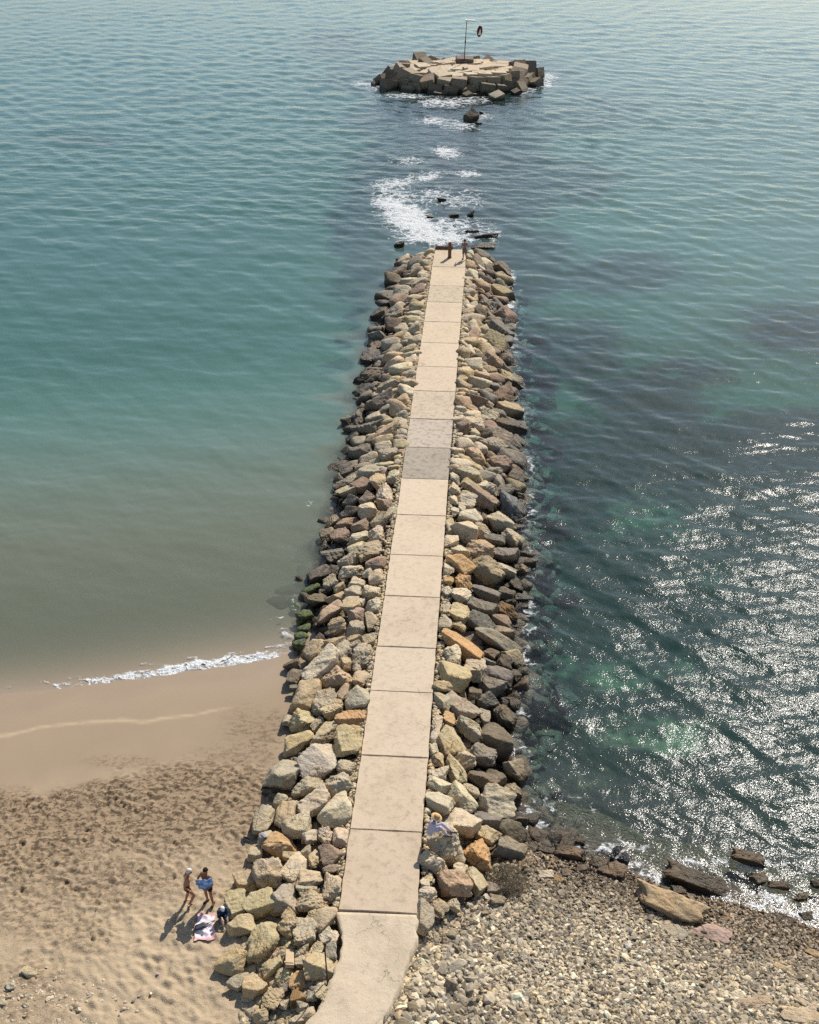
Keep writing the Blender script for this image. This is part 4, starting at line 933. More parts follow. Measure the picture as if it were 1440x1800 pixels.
for _ in range(420):
    px_ = random.gauss(75, 70); py_ = random.gauss(1770, 32)
    if not (0 < px_ < 330 and 1690 < py_ < 1830): continue
    X_, Y_, z_ = solve(px_, py_, terrain, 0, 20); r_ = random.uniform(.02, .055); v, f = random.choice(LOWER)
    items.append((v, f, rotm(random.uniform(-.5, .5), random.uniform(-.5, .5), random.uniform(0, 6)) @ np.diag([r_ * 1.4, r_, r_ * .7]), np.array([X_, Y_, z_ + .01]), jit(random.choice([(.56, .48, .35), (.5, .4, .28), (.42, .35, .26)]), .15)))
tag(link('shell_grit', merge(items, M['pebble'], 'shell_grit', False)), 'pale grit and shell bits on the sand at bottom left', 'grit', None, 'stuff')
# rocks in the sea between the pier end and the block island
def sea_rock(px_, py_, w_, h_, col, label, an=0, hz=.8, up=.3):
    X_, Y_, z_, yaw, L, D = place_px(px_, py_, w_, h_, an, off=up * .5, fn=lambda a, b: 0.0)
    o = link('sea_rock', random.choice(ROCKS), None, None, col); H = hz * min(L, D)
    o.location = (X_, Y_, H * .5 * up if up > 0 else -.62 * H - .12); o.scale = (L * .56, D * .56, H * .6); o.rotation_euler = (R(random.gauss(0, 8)), R(random.gauss(0, 8)), yaw); tag(o, label, 'rock', 'rocks awash off the pier end'); return o
sea_rock(828, 208, 25, 22, (.10, .085, .06), 'dark upright rock standing alone between the pier and the island', up=.55, hz=1.0)
sea_rock(848, 197, 10, 4, (.09, .08, .06), 'small dark rock awash just right of the upright dark rock')
sea_rock(842, 216, 12, 4, (.09, .08, .06), 'low dark rock awash below the upright dark rock')
sea_rock(799, 377, 15, 8, (.07, .06, .045), 'dark rock in the foam nearest the pier end centre')
sea_rock(828, 375, 12, 8, (.07, .06, .045), 'dark rock in the foam right of the centre one')
sea_rock(757, 379, 12, 5, (.09, .08, .06), 'low dark rock in the thick foam left of the others')
sea_rock(776, 350, 16, 6, (.10, .085, .06), 'dark rock with foam on it, farthest of those off the pier end')
sea_rock(702, 430, 18, 9, (.09, .075, .05), 'dark rock at the left end of the thick foam')
sea_rock(829, 406, 26, 6, (.10, .07, .05), 'flat dark reddish rock behind the standing person on the pier')
sea_rock(855, 413, 40, 10, (.13, .095, .07), 'flat brown reef slab off the right corner of the pier end', hz=.5)
sea_rock(850, 430, 40, 12, (.19, .15, .10), 'flat brown slab touching the right corner of the pier end', hz=.5, up=.5)
sea_rock(862, 242, 20, 4, (.16, .13, .08), 'pale brown rock just under the surface beyond the foam', up=-.3)
sea_rock(600, 588, 26, 10, (.12, .095, .06), 'brown rock just under the calm water left of the breakwater', up=-.5)
sea_rock(998, 1222, 44, 36, (.10, .075, .05), 'round dark rock under the glittering water right of the breakwater', up=-.45)

# ------------------------------------------------------------------ the island of concrete blocks
isl = empty('block_island', (0, 0, 0))
ICX, ICY = 7.55, 179.0
isl.location = (ICX, ICY, -.12); isl.scale = (.95, .95, .92)
tag(isl, 'round offshore island of tumbled concrete cubes beyond the pier end', 'block island')
BM = []
for i in range(4):
    bm = bmesh.new(); bmesh.ops.create_cube(bm, size=2)
    bmesh.ops.bevel(bm, geom=bm.edges[:], offset=.06, segments=2, affect='EDGES')
    bmesh.ops.subdivide_edges(bm, edges=[e for e in bm.edges if e.calc_length() > .5], cuts=2, use_grid_fill=True)
    for v_ in bm.verts: v_.co += Vector([random.gauss(0, .012) for _ in range(3)])
    me = bm_mesh('concrete_block', bm); me.materials.append(M['block']); BM.append(me)
br = random.Random(4)
def blk(x, y, z, sz, rx, ry, rz, col):
    o = link('concrete_block', br.choice(BM), isl, None, jit(col, .08, br)); o.location = (x, y, z)
    o.scale = (sz / 2 * br.uniform(.92, 1.1), sz / 2 * br.uniform(.92, 1.1), sz / 2 * br.uniform(.92, 1.08)); o.rotation_euler = (R(rx), R(ry), rz)
    return o
lit = (.50, .41, .285); mid = (.30, .24, .165); dk = (.20, .16, .11)  # sunlit tone put into the top blocks' colour; rim darker, wet skirt darkest
# paved top: blocks sunk level, slightly tilted
pts = []
for _ in range(4000):
    a_, r_ = br.uniform(0, 6.283), math.sqrt(br.random()); x_, y_ = 8.2 * r_ * math.cos(a_), 6.9 * r_ * math.sin(a_)
    if all((x_ - p[0]) ** 2 + (y_ - p[1]) ** 2 > 1.78 ** 2 for p in pts): pts.append((x_, y_))
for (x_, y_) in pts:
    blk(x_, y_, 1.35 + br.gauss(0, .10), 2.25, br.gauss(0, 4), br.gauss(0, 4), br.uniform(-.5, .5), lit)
# rim and skirt
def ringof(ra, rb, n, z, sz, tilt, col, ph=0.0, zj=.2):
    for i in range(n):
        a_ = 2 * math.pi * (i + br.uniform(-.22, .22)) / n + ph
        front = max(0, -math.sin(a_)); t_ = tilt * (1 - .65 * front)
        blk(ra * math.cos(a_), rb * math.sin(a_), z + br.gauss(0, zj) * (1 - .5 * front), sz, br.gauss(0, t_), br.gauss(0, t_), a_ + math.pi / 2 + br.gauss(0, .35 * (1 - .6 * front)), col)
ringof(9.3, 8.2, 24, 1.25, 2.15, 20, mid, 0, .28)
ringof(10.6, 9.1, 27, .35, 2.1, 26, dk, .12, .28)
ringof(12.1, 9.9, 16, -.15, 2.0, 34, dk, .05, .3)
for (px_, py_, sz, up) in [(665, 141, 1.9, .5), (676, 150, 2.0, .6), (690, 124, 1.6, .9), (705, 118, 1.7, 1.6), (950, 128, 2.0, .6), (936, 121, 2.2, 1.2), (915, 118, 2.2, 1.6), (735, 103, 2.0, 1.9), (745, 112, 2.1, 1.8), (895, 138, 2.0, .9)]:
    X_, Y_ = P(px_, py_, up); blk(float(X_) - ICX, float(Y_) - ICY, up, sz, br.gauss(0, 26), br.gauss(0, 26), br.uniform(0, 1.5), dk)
# dark upright block behind the mast, the pale loose block in front
X_, Y_ = P(817, 98, 3.0); blk(float(X_) - ICX, float(Y_) - ICY, 2.2, 2.1, 4, 3, .05, (.16, .12, .09)).scale.x = 1.35
for (px_, py_, w_, lb, c_) in [(874, 172, 22, 'pale tilted block lying loose in the water in front of the island', (.42, .36, .27)), (822, 168, 14, 'low wet block at the front foot of the island', (.2, .16, .11)), (907, 163, 14, 'small dark block in the water right of the pale loose block', (.13, .11, .08)), (660, 148, 12, 'low dark block at the left tip of the island', (.12, .1, .07))]:
    X_, Y_ = P(px_, py_, .15); s_px = float(proj(X_, Y_, .15)[2]); o = link('loose_block', random.choice(BM), None, None, c_)
    o.location = (float(X_), float(Y_), .1); o.scale = (w_ / s_px * .5, w_ / s_px * .45, w_ / s_px * .4); o.rotation_euler = (R(14), R(-16), .5); tag(o, lb, 'block', 'blocks lying loose round the island')

# ------------------------------------------------------------------ mast and hanging ring on the island
M['dkmetal'] = m_plain('dark_metal', (.045, .05, .055), .5, .2, 20); M['white'] = m_plain('white_paint', (.8, .8, .78), .5, .05)
bx_, by_ = P(816, 107.5, 2.5); bx_ = float(bx_); by_ = float(by_); ms = float(proj(bx_, by_, 2.5)[2]); MH = 5.65
mast = empty('signal_mast', (bx_, by_, 2.42)); tag(mast, 'thin dark mast with a white crossarm on the block island', 'mast')
bm = bmesh.new(); tube_bm(bm, [(0, 0, 0), (.10, 0, MH * .4), (.26, 0, MH)], [.075, .065, .05], 10); link('pole', bm_mesh('pole', bm, True), mast, M['dkmetal'])
bm = bmesh.new(); tube_bm(bm, [(.12, 0, MH * .47), (.13, 0, MH * .53)], .11, 10); link('clamp', bm_mesh('clamp', bm, True), mast, M['dkmetal'])
o = link('crossarm', box_mesh('crossarm', 1.55, .5, .20, .03), mast, M['white']); o.location = (.26 + .48, 0, MH); o.rotation_euler = (0, R(3), 0)
o = link('base_plate', box_mesh('base_plate', .5, .5, .06, .02), mast, M['dkmetal'])
bm = bmesh.new(); tube_bm(bm, [(1.42, 0, MH - .02), (1.9, 0, MH - .15), (2.05, 0, MH - .45)], .012, 6); link('cord', bm_mesh('cord', bm), mast, M['dkmetal'])
ring = empty('ring_float', (bx_ + 2.1, by_, 2.42 + MH - .62 - 1.55)); tag(ring, 'dark red oval ring with a white centre hanging beside the mast', 'ring')
bm = bmesh.new(); NS, NT2 = 40, 12; rows = []
for i in range(NS):
    a_ = 2 * math.pi * i / NS; cx_, cz_ = .24 * math.cos(a_), .62 * math.sin(a_)
    rows.append([bm.verts.new((cx_ + .19 * math.cos(b_) * math.cos(a_), .19 * math.sin(b_), .8 + cz_ + .19 * math.cos(b_) * math.sin(a_))) for b_ in (2 * math.pi * j / NT2 for j in range(NT2))])
for i in range(NS):
    for j in range(NT2): bm.faces.new((rows[i][j], rows[(i + 1) % NS][j], rows[(i + 1) % NS][(j + 1) % NT2], rows[i][(j + 1) % NT2]))
o = link('rim', bm_mesh('rim', bm, True), ring, m_plain('red_vinyl', (.14, .012, .012), .4)); o.rotation_euler = (0, R(8), R(15))
bm = bmesh.new(); a3 = [bm.verts.new(c) for c in ((-.26, -.2, .3), (.26, -.2, .3), (0, -.2, 1.2), (-.26, .2, .3), (.26, .2, .3), (0, .2, 1.2))]
bm.faces.new(a3[:3]); bm.faces.new(a3[5:2:-1]); [bm.faces.new((a3[i], a3[i + 3], a3[(i + 1) % 3 + 3], a3[(i + 1) % 3])) for i in range(3)]
o = link('centre_panel', bm_mesh('centre_panel', bm), ring, M['white']); o.rotation_euler = (0, R(8), R(15))

# ------------------------------------------------------------------ pier end: post, low beam
pz = 1.6
M['rust'] = m_plain('brown_post', (.155, .085, .055), .8, .35, 9); M['rust2'] = m_plain('brown_beam', (.14, .085, .06), .85, .35, 5)
X_, Y_ = P(790.5, 453, pz); post = empty('pier_post', (float(X_), float(Y_), pz), .08); tag(post, 'brown square post standing on the end slab of the pier', 'post')
link('shaft', box_mesh('shaft', .27, .20, 1.36, .015), post, M['rust']); o = link('cap', box_mesh('cap', .29, .22, .05, .01), post, m_plain('pale_cap', (.55, .42, .36))); o.location = (0, 0, 1.363); o.rotation_euler = (0, R(-6), 0)
link('foot_plate', box_mesh('foot_plate', .36, .3, .03, .01), post, M['rust']).location = (0, 0, .003)
X_, Y_ = P(781, 437.5, pz); beam = empty('end_beam', (float(X_), float(Y_), pz), math.atan2(N[1], N[0])); tag(beam, 'low brown timber beam along the far edge of the pier end', 'beam')
for i in (-1, 1):
    link('timber', box_mesh('timber', .76, .22, .26, .02), beam, M['rust2']).location = (i * .385, 0, .012)
# thin iron rod beside the ramp
X_, Y_, z_ = solve(577.5, 1738, lambda a, b: 1.15); rod = empty('iron_rod', (X_, Y_, z_)); tag(rod, 'thin rusty iron rod standing at the left edge of the ramp', 'rod')
bm = bmesh.new(); tube_bm(bm, [(0, 0, -.3), (-.03, .02, .9), (-.05, .05, 2.15)], .024, 8); link('shaft', bm_mesh('shaft', bm, True), rod, m_plain('rusty_iron', (.06, .035, .022), .8, .4, 12))
bm = bmesh.new(); tube_bm(bm, [(-.05, .05, 2.13), (-.05, .05, 2.2)], .042, 8); link('tip', bm_mesh('tip', bm, True), rod, bpy.data.materials['rusty_iron'])
# worn timber among the rubble
X_, Y_, z_ = solve(509, 1688, surf, .25); pl = empty('timber_plank', (X_, Y_, z_), .05); tag(pl, 'short worn pale plank lying in the rubble left of the ramp', 'plank')
o = link('board', box_mesh('board', .28, 1.0, .12, .012), pl, m_plain('worn_wood', (.42, .31, .19), .9, .3, 7)); o.rotation_euler = (R(-24), R(8), 0)
o = link('cleat', box_mesh('cleat', .30, .08, .04, .006), pl, bpy.data.materials['worn_wood']); o.location = (0, -.3, .26); o.rotation_euler = (R(-24), R(8), 0)

# ------------------------------------------------------------------ dry bush on the right
X_, Y_, z_ = solve(890, 1556, surf, 0); bush = empty('dry_bush', (X_, Y_, z_)); tag(bush, 'dry grey brown twiggy bush at the foot of the breakwater by the pebbles', 'bush')
bm = bmesh.new(); bw = random.Random(8)
def twig(p, d, r, ln, lev):
    q = p + d * ln * .5 + Vector((bw.gauss(0, .03), bw.gauss(0, .03), 0)); e = p + d * ln + Vector((bw.gauss(0, .05), bw.gauss(0, .05), -.01))
    tube_bm(bm, [p, q, e], [r, r * .8, r * .5], 4)
    if lev:
        for _ in range(bw.choice((3, 4, 5))):
            dd = (d + Vector((bw.gauss(0, .55), bw.gauss(0, .55), bw.gauss(.02, .35)))).normalized(); twig(q if bw.random() < .4 else e, dd, r * .6, ln * bw.uniform(.5, .85), lev - 1)
for _ in range(15):
    a_ = bw.uniform(0, 6.28); dd = Vector((math.cos(a_) * bw.uniform(.2, 1.1), math.sin(a_) * bw.uniform(.2, 1.1), bw.uniform(.6, 1))).normalized()
    twig(Vector((math.cos(a_) * .12, math.sin(a_) * .12, -.05)), dd, .014, bw.uniform(.30, .42), 3)
link('twigs', bm_mesh('twigs', bm), bush, m_plain('dry_twig', (.17, .135, .09), .9, .4, 6))
bm = bmesh.new()
for _ in range(1800):
    a_ = bw.uniform(0, 6.28); rr = .85 * math.sqrt(bw.random()); zz = (1 - (rr / .9) ** 2) * bw.uniform(.1, .75)
    c0 = Vector((rr * math.cos(a_), rr * math.sin(a_), zz)); d1 = Vector([bw.gauss(0, 1) for _ in range(3)]).normalized() * bw.uniform(.03, .07); d2 = d1.orthogonal().normalized() * .012
    bm.faces.new([bm.verts.new(c0 - d1), bm.verts.new(c0 + d2), bm.verts.new(c0 + d1), bm.verts.new(c0 - d2)])
o = link('withered_leaves', bm_mesh('withered_leaves', bm), bush, m_plain('withered_leaf', (.20, .165, .10), .9, .5, 3)); tag(o, kind='stuff')

# ------------------------------------------------------------------ people
def limb(bm, a, b, ra, rb):
    a, b = Vector(a), Vector(b); L = (b - a).length; n = max(2, int(L / (.35 * max(min(ra, rb), .006))) + 1)
    for i in range(n):
        q = i / (n - 1); r = ra + (rb - ra) * q
        mtx = Matrix.Translation(a.lerp(b, q)) @ Matrix.Scale(r, 4); bmesh.ops.create_icosphere(bm, subdivisions=1 if r < .02 else 2, radius=1, matrix=mtx)
def ball(bm, c, r): bmesh.ops.create_icosphere(bm, subdivisions=2, radius=1, matrix=Matrix.Translation(Vector(c)) @ Matrix.Diagonal((*r, 1)))
def fuse(name, bm, voxel, smooth=4):
    """one continuous surface from the overlapping volumes"""
    me = bm_mesh(name, bm); me['voxel'] = voxel; me['smooth'] = smooth; return me
SKIN = m_plain('tanned_skin', (.36, .175, .095), .5, .10, 12, .4); SKIN2 = m_plain('brown_skin', (.30, .14, .075), .5, .10, 12, .4)
def cloth(name, c): return m_plain(name, c, .9, .12, 16, .2)
def hand(bm, w, d, side, up=(0, 0, 1), curl=.5):
    """palm, four unequal bent fingers and a thumb from the wrist w along direction d"""
    d = Vector(d).normalized(); sd = d.cross(Vector(up)).normalized()
    if sd.length < .1: sd = Vector((1, 0, 0))
    nrm = sd.cross(d).normalized(); w = Vector(w); pe = w + d * .085
    for k in (-.026, -.009, .009, .026): limb(bm, w + d * .01 + sd * k * .6, pe + sd * k, .018, .014)
    for k, L in ((-.029, .068), (-.010, .080), (.010, .076), (.029, .060)):
        p0 = pe + sd * k; p1 = p0 + (d - nrm * curl * .35).normalized() * L * .45; p2 = p1 + (d - nrm * curl).normalized() * L * .32; p3 = p2 + (d - nrm * curl * 1.7).normalized() * L * .27
        limb(bm, p0, p1, .0098, .0092); limb(bm, p1, p2, .0092, .0086); limb(bm, p2, p3, .0086, .0076)
    t0 = w + d * .025 + sd * .024 * side; t1 = t0 + (d * .5 + sd * side).normalized() * .036 - nrm * .008; t2 = t1 + (d + sd * side * .35).normalized() * .030 - nrm * .008
    limb(bm, t0, t1, .0135, .0108); limb(bm, t1, t2, .0108, .009)
def person(J, skin, name='person'):
    """J: joint positions in the person's own frame (x right, y forward, z up)"""
    bm = bmesh.new(); V = {k: Vector(v) for k, v in J.items()}
    pel, che, nek, hd = V['pelvis'], V['chest'], V['neck'], V['head']
    ax_ = (V['shR'] - V['shL']).normalized(); hx = (V['hipR'] - V['hipL']).normalized()
    for k in (-.06, 0, .06): limb(bm, pel + hx * k, pel.lerp(che, .5) + (hx + ax_) * k * .5, .105, .095); limb(bm, pel.lerp(che, .5) + (hx + ax_) * .5 * k, che + ax_ * k * 1.5, .095, .112)
    limb(bm, che + ax_ * .06, V['shR'] - ax_ * .02, .09, .062); limb(bm, che - ax_ * .06, V['shL'] + ax_ * .02, .09, .062)
    limb(bm, che, nek, .08, .056); limb(bm, nek, hd - (hd - nek) * .35, .054, .056)
    for sfx, sd in (('R', 1), ('L', -1)):
        limb(bm, pel + hx * .07 * sd, V['hip' + sfx], .098, .092); limb(bm, V['hip' + sfx], V['kn' + sfx], .088, .056); limb(bm, V['kn' + sfx], V['kn' + sfx].lerp(V['an' + sfx], .35), .056, .056)
        limb(bm, V['kn' + sfx].lerp(V['an' + sfx], .35), V['an' + sfx], .056, .037); limb(bm, V['an' + sfx], V['toe' + sfx], .040, .028)
        heel = V['an' + sfx] - (V['toe' + sfx] - V['an' + sfx]).normalized() * .05 - Vector((0, 0, .04)); limb(bm, V['an' + sfx], heel, .036, .03)
        limb(bm, V['sh' + sfx], V['el' + sfx], .054, .040); limb(bm, V['el' + sfx], V['wr' + sfx], .040, .027)
        hand(bm, V['wr' + sfx], V['wr' + sfx] - V['el' + sfx] if 'hd' + sfx not in V else V['hd' + sfx] - V['wr' + sfx], sd)
    f_ = V['face'].normalized(); u_ = (hd - nek).normalized(); r_ = f_.cross(u_).normalized(); f_ = u_.cross(r_).normalized()
    def hp(a, b, c): return hd + r_ * a + f_ * b + u_ * c
    for c, r in (((0, -.012, .035), .088), ((0, .012, .02), .084), ((0, .045, -.045), .058), ((0, .060, -.085), .034), ((0, .02, -.06), .06)): limb(bm, hp(*c), hp(c[0], c[1] + .002, c[2]), r, r)
    limb(bm, hp(0, .088, .01), hp(0, .112, -.03), .011, .016)
    for k in (-1, 1): limb(bm, hp(.084 * k, .0, .012), hp(.088 * k, -.008, -.03), .017, .013); limb(bm, hp(.018 * k, .092, -.062), hp(0, .098, -.062), .009, .010)
    body = fuse('body', bm, .0085, 3)
    root = empty(name); o = link('body', body, root, skin)
    for k in (-1, 1):
        b2 = bmesh.new(); ball(b2, hp(.031 * k, .082, .012), (.011, .011, .009)); link('eye', bm_mesh('eye', b2, True), root, EYE)
    return root, V, hp
EYE = m_plain('dark_eye', (.02, .015, .012), .3)
def hair(root, hp, m, long=0.0, name='hair'):
    bm = bmesh.new()
    for c, r in (((0, -.022, .048), .094), ((0, .0, .062), .086), ((0, -.05, .0), .076)): limb(bm, hp(*c), hp(c[0], c[1] - .003, c[2]), r, r)
    if long: limb(bm, hp(0, -.07, -.02), hp(0, -.075, -.02 - long), .06, .035)
    link(name, fuse(name, bm, .012, 2), root, m)
def wear(root, name, segs, m, voxel=.014):
    bm = bmesh.new()
    for a, b, ra, rb in segs: limb(bm, a, b, ra, rb)
    return link(name, fuse(name, bm, voxel, 3), root, m)
def shorts(root, V, m, k=.45, name='shorts'):
    hx = (V['hipR'] - V['hipL']).normalized(); up = (V['chest'] - V['pelvis']).normalized(); seg = []
    for a in (-.06, 0, .06): seg.append((V['pelvis'] + hx * a + up * .06, V['pelvis'] + hx * a - up * .03, .112, .115))
    for q in 'RL': seg.append((V['hip' + q], V['hip' + q].lerp(V['kn' + q], k), .112, .098))
    return wear(root, name, seg, m)
STAND = dict(pelvis=(0, 0, .95), chest=(0, .01, 1.30), neck=(0, .0, 1.47), head=(0, .02, 1.635), face=(0, 1, 0), shR=(.18, 0, 1.42), shL=(-.18, 0, 1.42), elR=(.25, -.04, 1.14), elL=(-.25, -.04, 1.14), wrR=(.26, .06, .90), wrL=(-.26, .06, .90),
             hipR=(.09, 0, .90), hipL=(-.09, 0, .90), knR=(.10, .03, .49), knL=(-.10, .03, .49), anR=(.11, -.02, .085), anL=(-.11, -.02, .085), toeR=(.14, .15, .03), toeL=(-.14, .15, .03))
def J_(**k): d = dict(STAND); d.update(k); return d
def ground_at(px_, py_, fn=None): return solve(px_, py_, fn or sandz)

# walking man, white hair, dark red trunks
X_, Y_, z_ = ground_at(333, 1589)
p, V, hp = person(J_(chest=(0, .06, 1.29), neck=(0, .10, 1.46), head=(0, .15, 1.62), face=(0, 1, -.25), shR=(.18, .06, 1.41), shL=(-.18, .06, 1.41), elR=(.25, -.06, 1.13), elL=(-.25, -.06, 1.13), wrR=(.24, .08, .95), wrL=(-.24, .02, .90),
                     knR=(.10, .22, .52), anR=(.10, .03, .12), toeR=(.11, .18, .04), knL=(-.09, .0, .48), anL=(-.09, -.12, .085), toeL=(-.10, .05, .03)), SKIN)
p.location = (X_, Y_, z_ + .01); p.rotation_euler = (0, 0, R(-80)); hair(p, hp, cloth('white_hair', (.62, .58, .52))); shorts(p, V, cloth('dark_red_trunks', (.10, .022, .022)), .25, 'swim_trunks')
tag(p, 'bare chested person in dark red trunks with white hair walking on the sand', 'person', 'people on the sand beside the rocks')
# standing person holding a pale blue towel
X_, Y_, z_ = ground_at(369, 1587)
p, V, hp = person(J_(elR=(.30, .10, 1.20), wrR=(.20, .27, 1.20), elL=(-.30, .06, 1.16), wrL=(-.20, .25, 1.06), hdR=(.08, .31, 1.22), hdL=(-.08, .30, 1.04), knL=(-.12, .03, .49), anL=(-.15, .0, .085), toeL=(-.22, .14, .03)), SKIN2)
p.location = (X_, Y_, z_ + .01); p.rotation_euler = (0, 0, R(150)); hair(p, hp, cloth('black_hair', (.02, .014, .012)), .05); shorts(p, V, cloth('black_swim_shorts', (.016, .014, .018)), .34, 'swim_shorts')
wear(p, 'sandal', [(V['toeR'], V['anR'] + Vector((0, -.05, -.05)), .045, .045)], cloth('black_sandal', (.02, .02, .02))); wear(p, 'sandal', [(V['toeL'], V['anL'] + Vector((0, -.05, -.05)), .045, .045)], bpy.data.materials['black_sandal'])
tag(p, 'dark haired person in black swim shorts standing with a pale blue towel', 'person', 'people on the sand beside the rocks')
# the towel: folded cloth held across the body, thick and wavy
n_, w_ = 26, 12; vs = []; fs = []
for side in (0, 1):
    for i in range(n_):
        q = i / (n_ - 1); an = R(-70 + 140 * q)
        for j in range(w_):
            r2 = j / (w_ - 1) - .5; wd = .46 * math.sin(math.pi * (.12 + .76 * q)) ** .6
            rad_ = .285 + .02 * math.sin(q * 21 + j * .9) + .03 * math.cos(r2 * 5) + side * .022
            vs.append((math.sin(an) * rad_ * 1.28, math.cos(an) * rad_ * .95 + .02, 1.21 + r2 * wd + (q - .5) * -.42))
for side in (0, 1):
    b0 = side * n_ * w_
    for i in range(n_ - 1):
        for j in range(w_ - 1):
            a0 = b0 + i * w_ + j; q4 = (a0, a0 + 1, a0 + w_ + 1, a0 + w_); fs.append(q4 if side else q4[::-1])
N1 = n_ * w_
for i in range(n_ - 1):
    for j in (0, w_ - 1):
        a0 = i * w_ + j; q4 = (a0, a0 + w_, a0 + w_ + N1, a0 + N1); fs.append(q4 if j == 0 else q4[::-1])
for j in range(w_ - 1):
    for i in (0, n_ - 1):
        a0 = i * w_ + j; q4 = (a0, a0 + 1, a0 + 1 + N1, a0 + N1); fs.append(q4[::-1] if i == 0 else q4)
m_, nt_, out_ = mat('blue_towel'); g_ = NT(nt_); p_ = g_.objc(); nn = g_.noise(p_, 6, 3)
c_ = g_.mix(g_.ramp(nn, .45, .6), (.14, .27, .58), (.36, .50, .72)); g_.l(g_.prin(c_, .95, g_.bump(g_.noise(p_, 60, 2), .01), .1), out_.inputs[0])
o = link('held_towel', npmesh('held_towel', np.array(vs), np.array(fs), True), None, m_); o.location = p.location; o.rotation_euler = (0, 0, R(150))
tag(o, 'pale blue towel wrapped round the dark haired standing person', 'towel')
# seated person, navy top and white cap, against the rock
SIT = dict(pelvis=(0, 0, .12), chest=(0, .10, .46), neck=(0, .16, .62), head=(0, .22, .77), face=(0, 1, -.5), shR=(.18, .12, .57), shL=(-.18, .12, .57), elR=(.24, .28, .40), elL=(-.24, .28, .40), wrR=(.14, .46, .42), wrL=(-.14, .46, .42), hdR=(.10, .53, .38), hdL=(-.10, .53, .38),
           hipR=(.09, .03, .11), hipL=(-.09, .03, .11), knR=(.13, .42, .36), knL=(-.13, .46, .20), anR=(.12, .66, .09), anL=(-.12, .86, .08), toeR=(.14, .82, .06), toeL=(-.16, .93, .18))
X_, Y_, z_ = ground_at(391, 1611)
p, V, hp = person(SIT, m_plain('fair_skin', (.55, .40, .31), .5, .1, 12, .4)); p.location = (X_, Y_, z_); p.rotation_euler = (0, 0, R(-155)); p.scale = (.74,) * 3
wear(p, 'jacket', [(V['pelvis'] + Vector((a, 0, .03)), V['chest'] + Vector((a, 0, .0)), .125, .128) for a in (-.06, 0, .06)] + [(V['chest'], V['sh' + q], .11, .08) for q in 'RL'] + [(V['sh' + q], V['el' + q], .074, .064) for q in 'RL'] + [(V['el' + q], V['el' + q].lerp(V['wr' + q], .85), .064, .045) for q in 'RL'], cloth('navy_cloth', (.012, .035, .075)))
shorts(p, V, cloth('dark_blue_shorts', (.02, .035, .06)), .55)
def cap(root, hp, m, brim=.0, crown=.1, name='cap'):
    bm = bmesh.new(); seg = 28; rings = []
    prof = [(.100, .035), (.104, .06), (.095, .10), (.07, .132), (.03, .146)]
    if brim: prof = [(.10 + brim, .012), (.10 + brim * .9, .026), (.106, .042)] + prof[1:]
    for r, h in prof: rings.append([bm.verts.new(hp(r * math.cos(2 * math.pi * k / seg), -.008 + r * 1.08 * math.sin(2 * math.pi * k / seg), h)) for k in range(seg)])
    for a, b in zip(rings, rings[1:]):
        for k in range(seg): bm.faces.new((a[k], a[(k + 1) % seg], b[(k + 1) % seg], b[k]))
    bm.faces.new(rings[-1]); o = link(name, bm_mesh(name, bm, True), root, m)
    s_ = o.modifiers.new('s', 'SOLIDIFY'); s_.thickness = .006; return o
cp_ = cap(p, hp, cloth('white_cap', (.78, .76, .72)))
bm = bmesh.new(); limb(bm, hp(-.05, .09, .04), hp(.05, .09, .04), .025, .025); limb(bm, hp(-.03, .13, .03), hp(.03, .13, .03), .018, .018); link('visor', fuse('visor', bm, .01, 2), cp_, bpy.data.materials['white_cap'])
tag(p, 'person in navy top and white cap sitting against the rocks beside the towel', 'person', 'people on the sand beside the rocks')
# person sitting on the boulder: straw hat, lavender shirt
SIT2 = dict(SIT); SIT2.update(pelvis=(0, 0, .10), knR=(.14, .38, .42), knL=(-.12, .42, .34), anR=(.12, .62, .07), anL=(-.10, .74, .04), toeR=(.14, .80, .04), toeL=(-.10, .92, .02), elR=(.26, .22, .36), elL=(-.26, .20, .36), wrR=(.18, .42, .34), wrL=(-.16, .42, .32), hdR=(.15, .5, .34), hdL=(-.13, .5, .32))
X_, Y_, z_ = ground_at(757, 1462, lambda a, b: 2.02)
p, V, hp = person(SIT2, SKIN); p.location = (X_, Y_, z_); p.rotation_euler = (0, 0, R(-100))
wear(p, 'shirt', [(V['pelvis'] + Vector((a, -.01, -.03)), V['chest'] + Vector((a, 0, .0)), .14, .13) for a in (-.07, 0, .07)] + [(V['chest'], V['sh' + q], .115, .085) for q in 'RL'] + [(V['sh' + q], V['el' + q], .08, .072) for q in 'RL'] + [(V['el' + q], V['el' + q].lerp(V['wr' + q], .5), .072, .06) for q in 'RL'], cloth('lavender_shirt', (.47, .45, .56)))
wear(p, 'trousers', [(V['hip' + q], V['kn' + q], .108, .078) for q in 'RL'] + [(V['kn' + q], V['kn' + q].lerp(V['an' + q], .8), .078, .062) for q in 'RL'], cloth('pale_trousers', (.52, .50, .55)))
for q in 'RL': wear(p, 'shoe', [(V['an' + q] + Vector((0, -.05, -.03)), V['toe' + q] + Vector((0, .03, 0)), .05, .042)], cloth('grey_shoe', (.10, .10, .12)))
h_ = cap(p, hp, cloth('straw', (.58, .37, .17)), .10, name='straw_hat')
bm = bmesh.new(); seg = 28; r1 = [[bm.verts.new(hp(.109 * math.cos(2 * math.pi * k / seg), -.008 + .118 * math.sin(2 * math.pi * k / seg), h)) for k in range(seg)] for h in (.048, .072)]
for k in range(seg): bm.faces.new((r1[0][k], r1[0][(k + 1) % seg], r1[1][(k + 1) % seg], r1[1][k]))
link('hat_band', bm_mesh('hat_band', bm, True), h_, cloth('pale_band', (.55, .42, .30)))
tag(p, 'person in straw hat and lavender shirt sitting on a boulder beside the walkway', 'person')
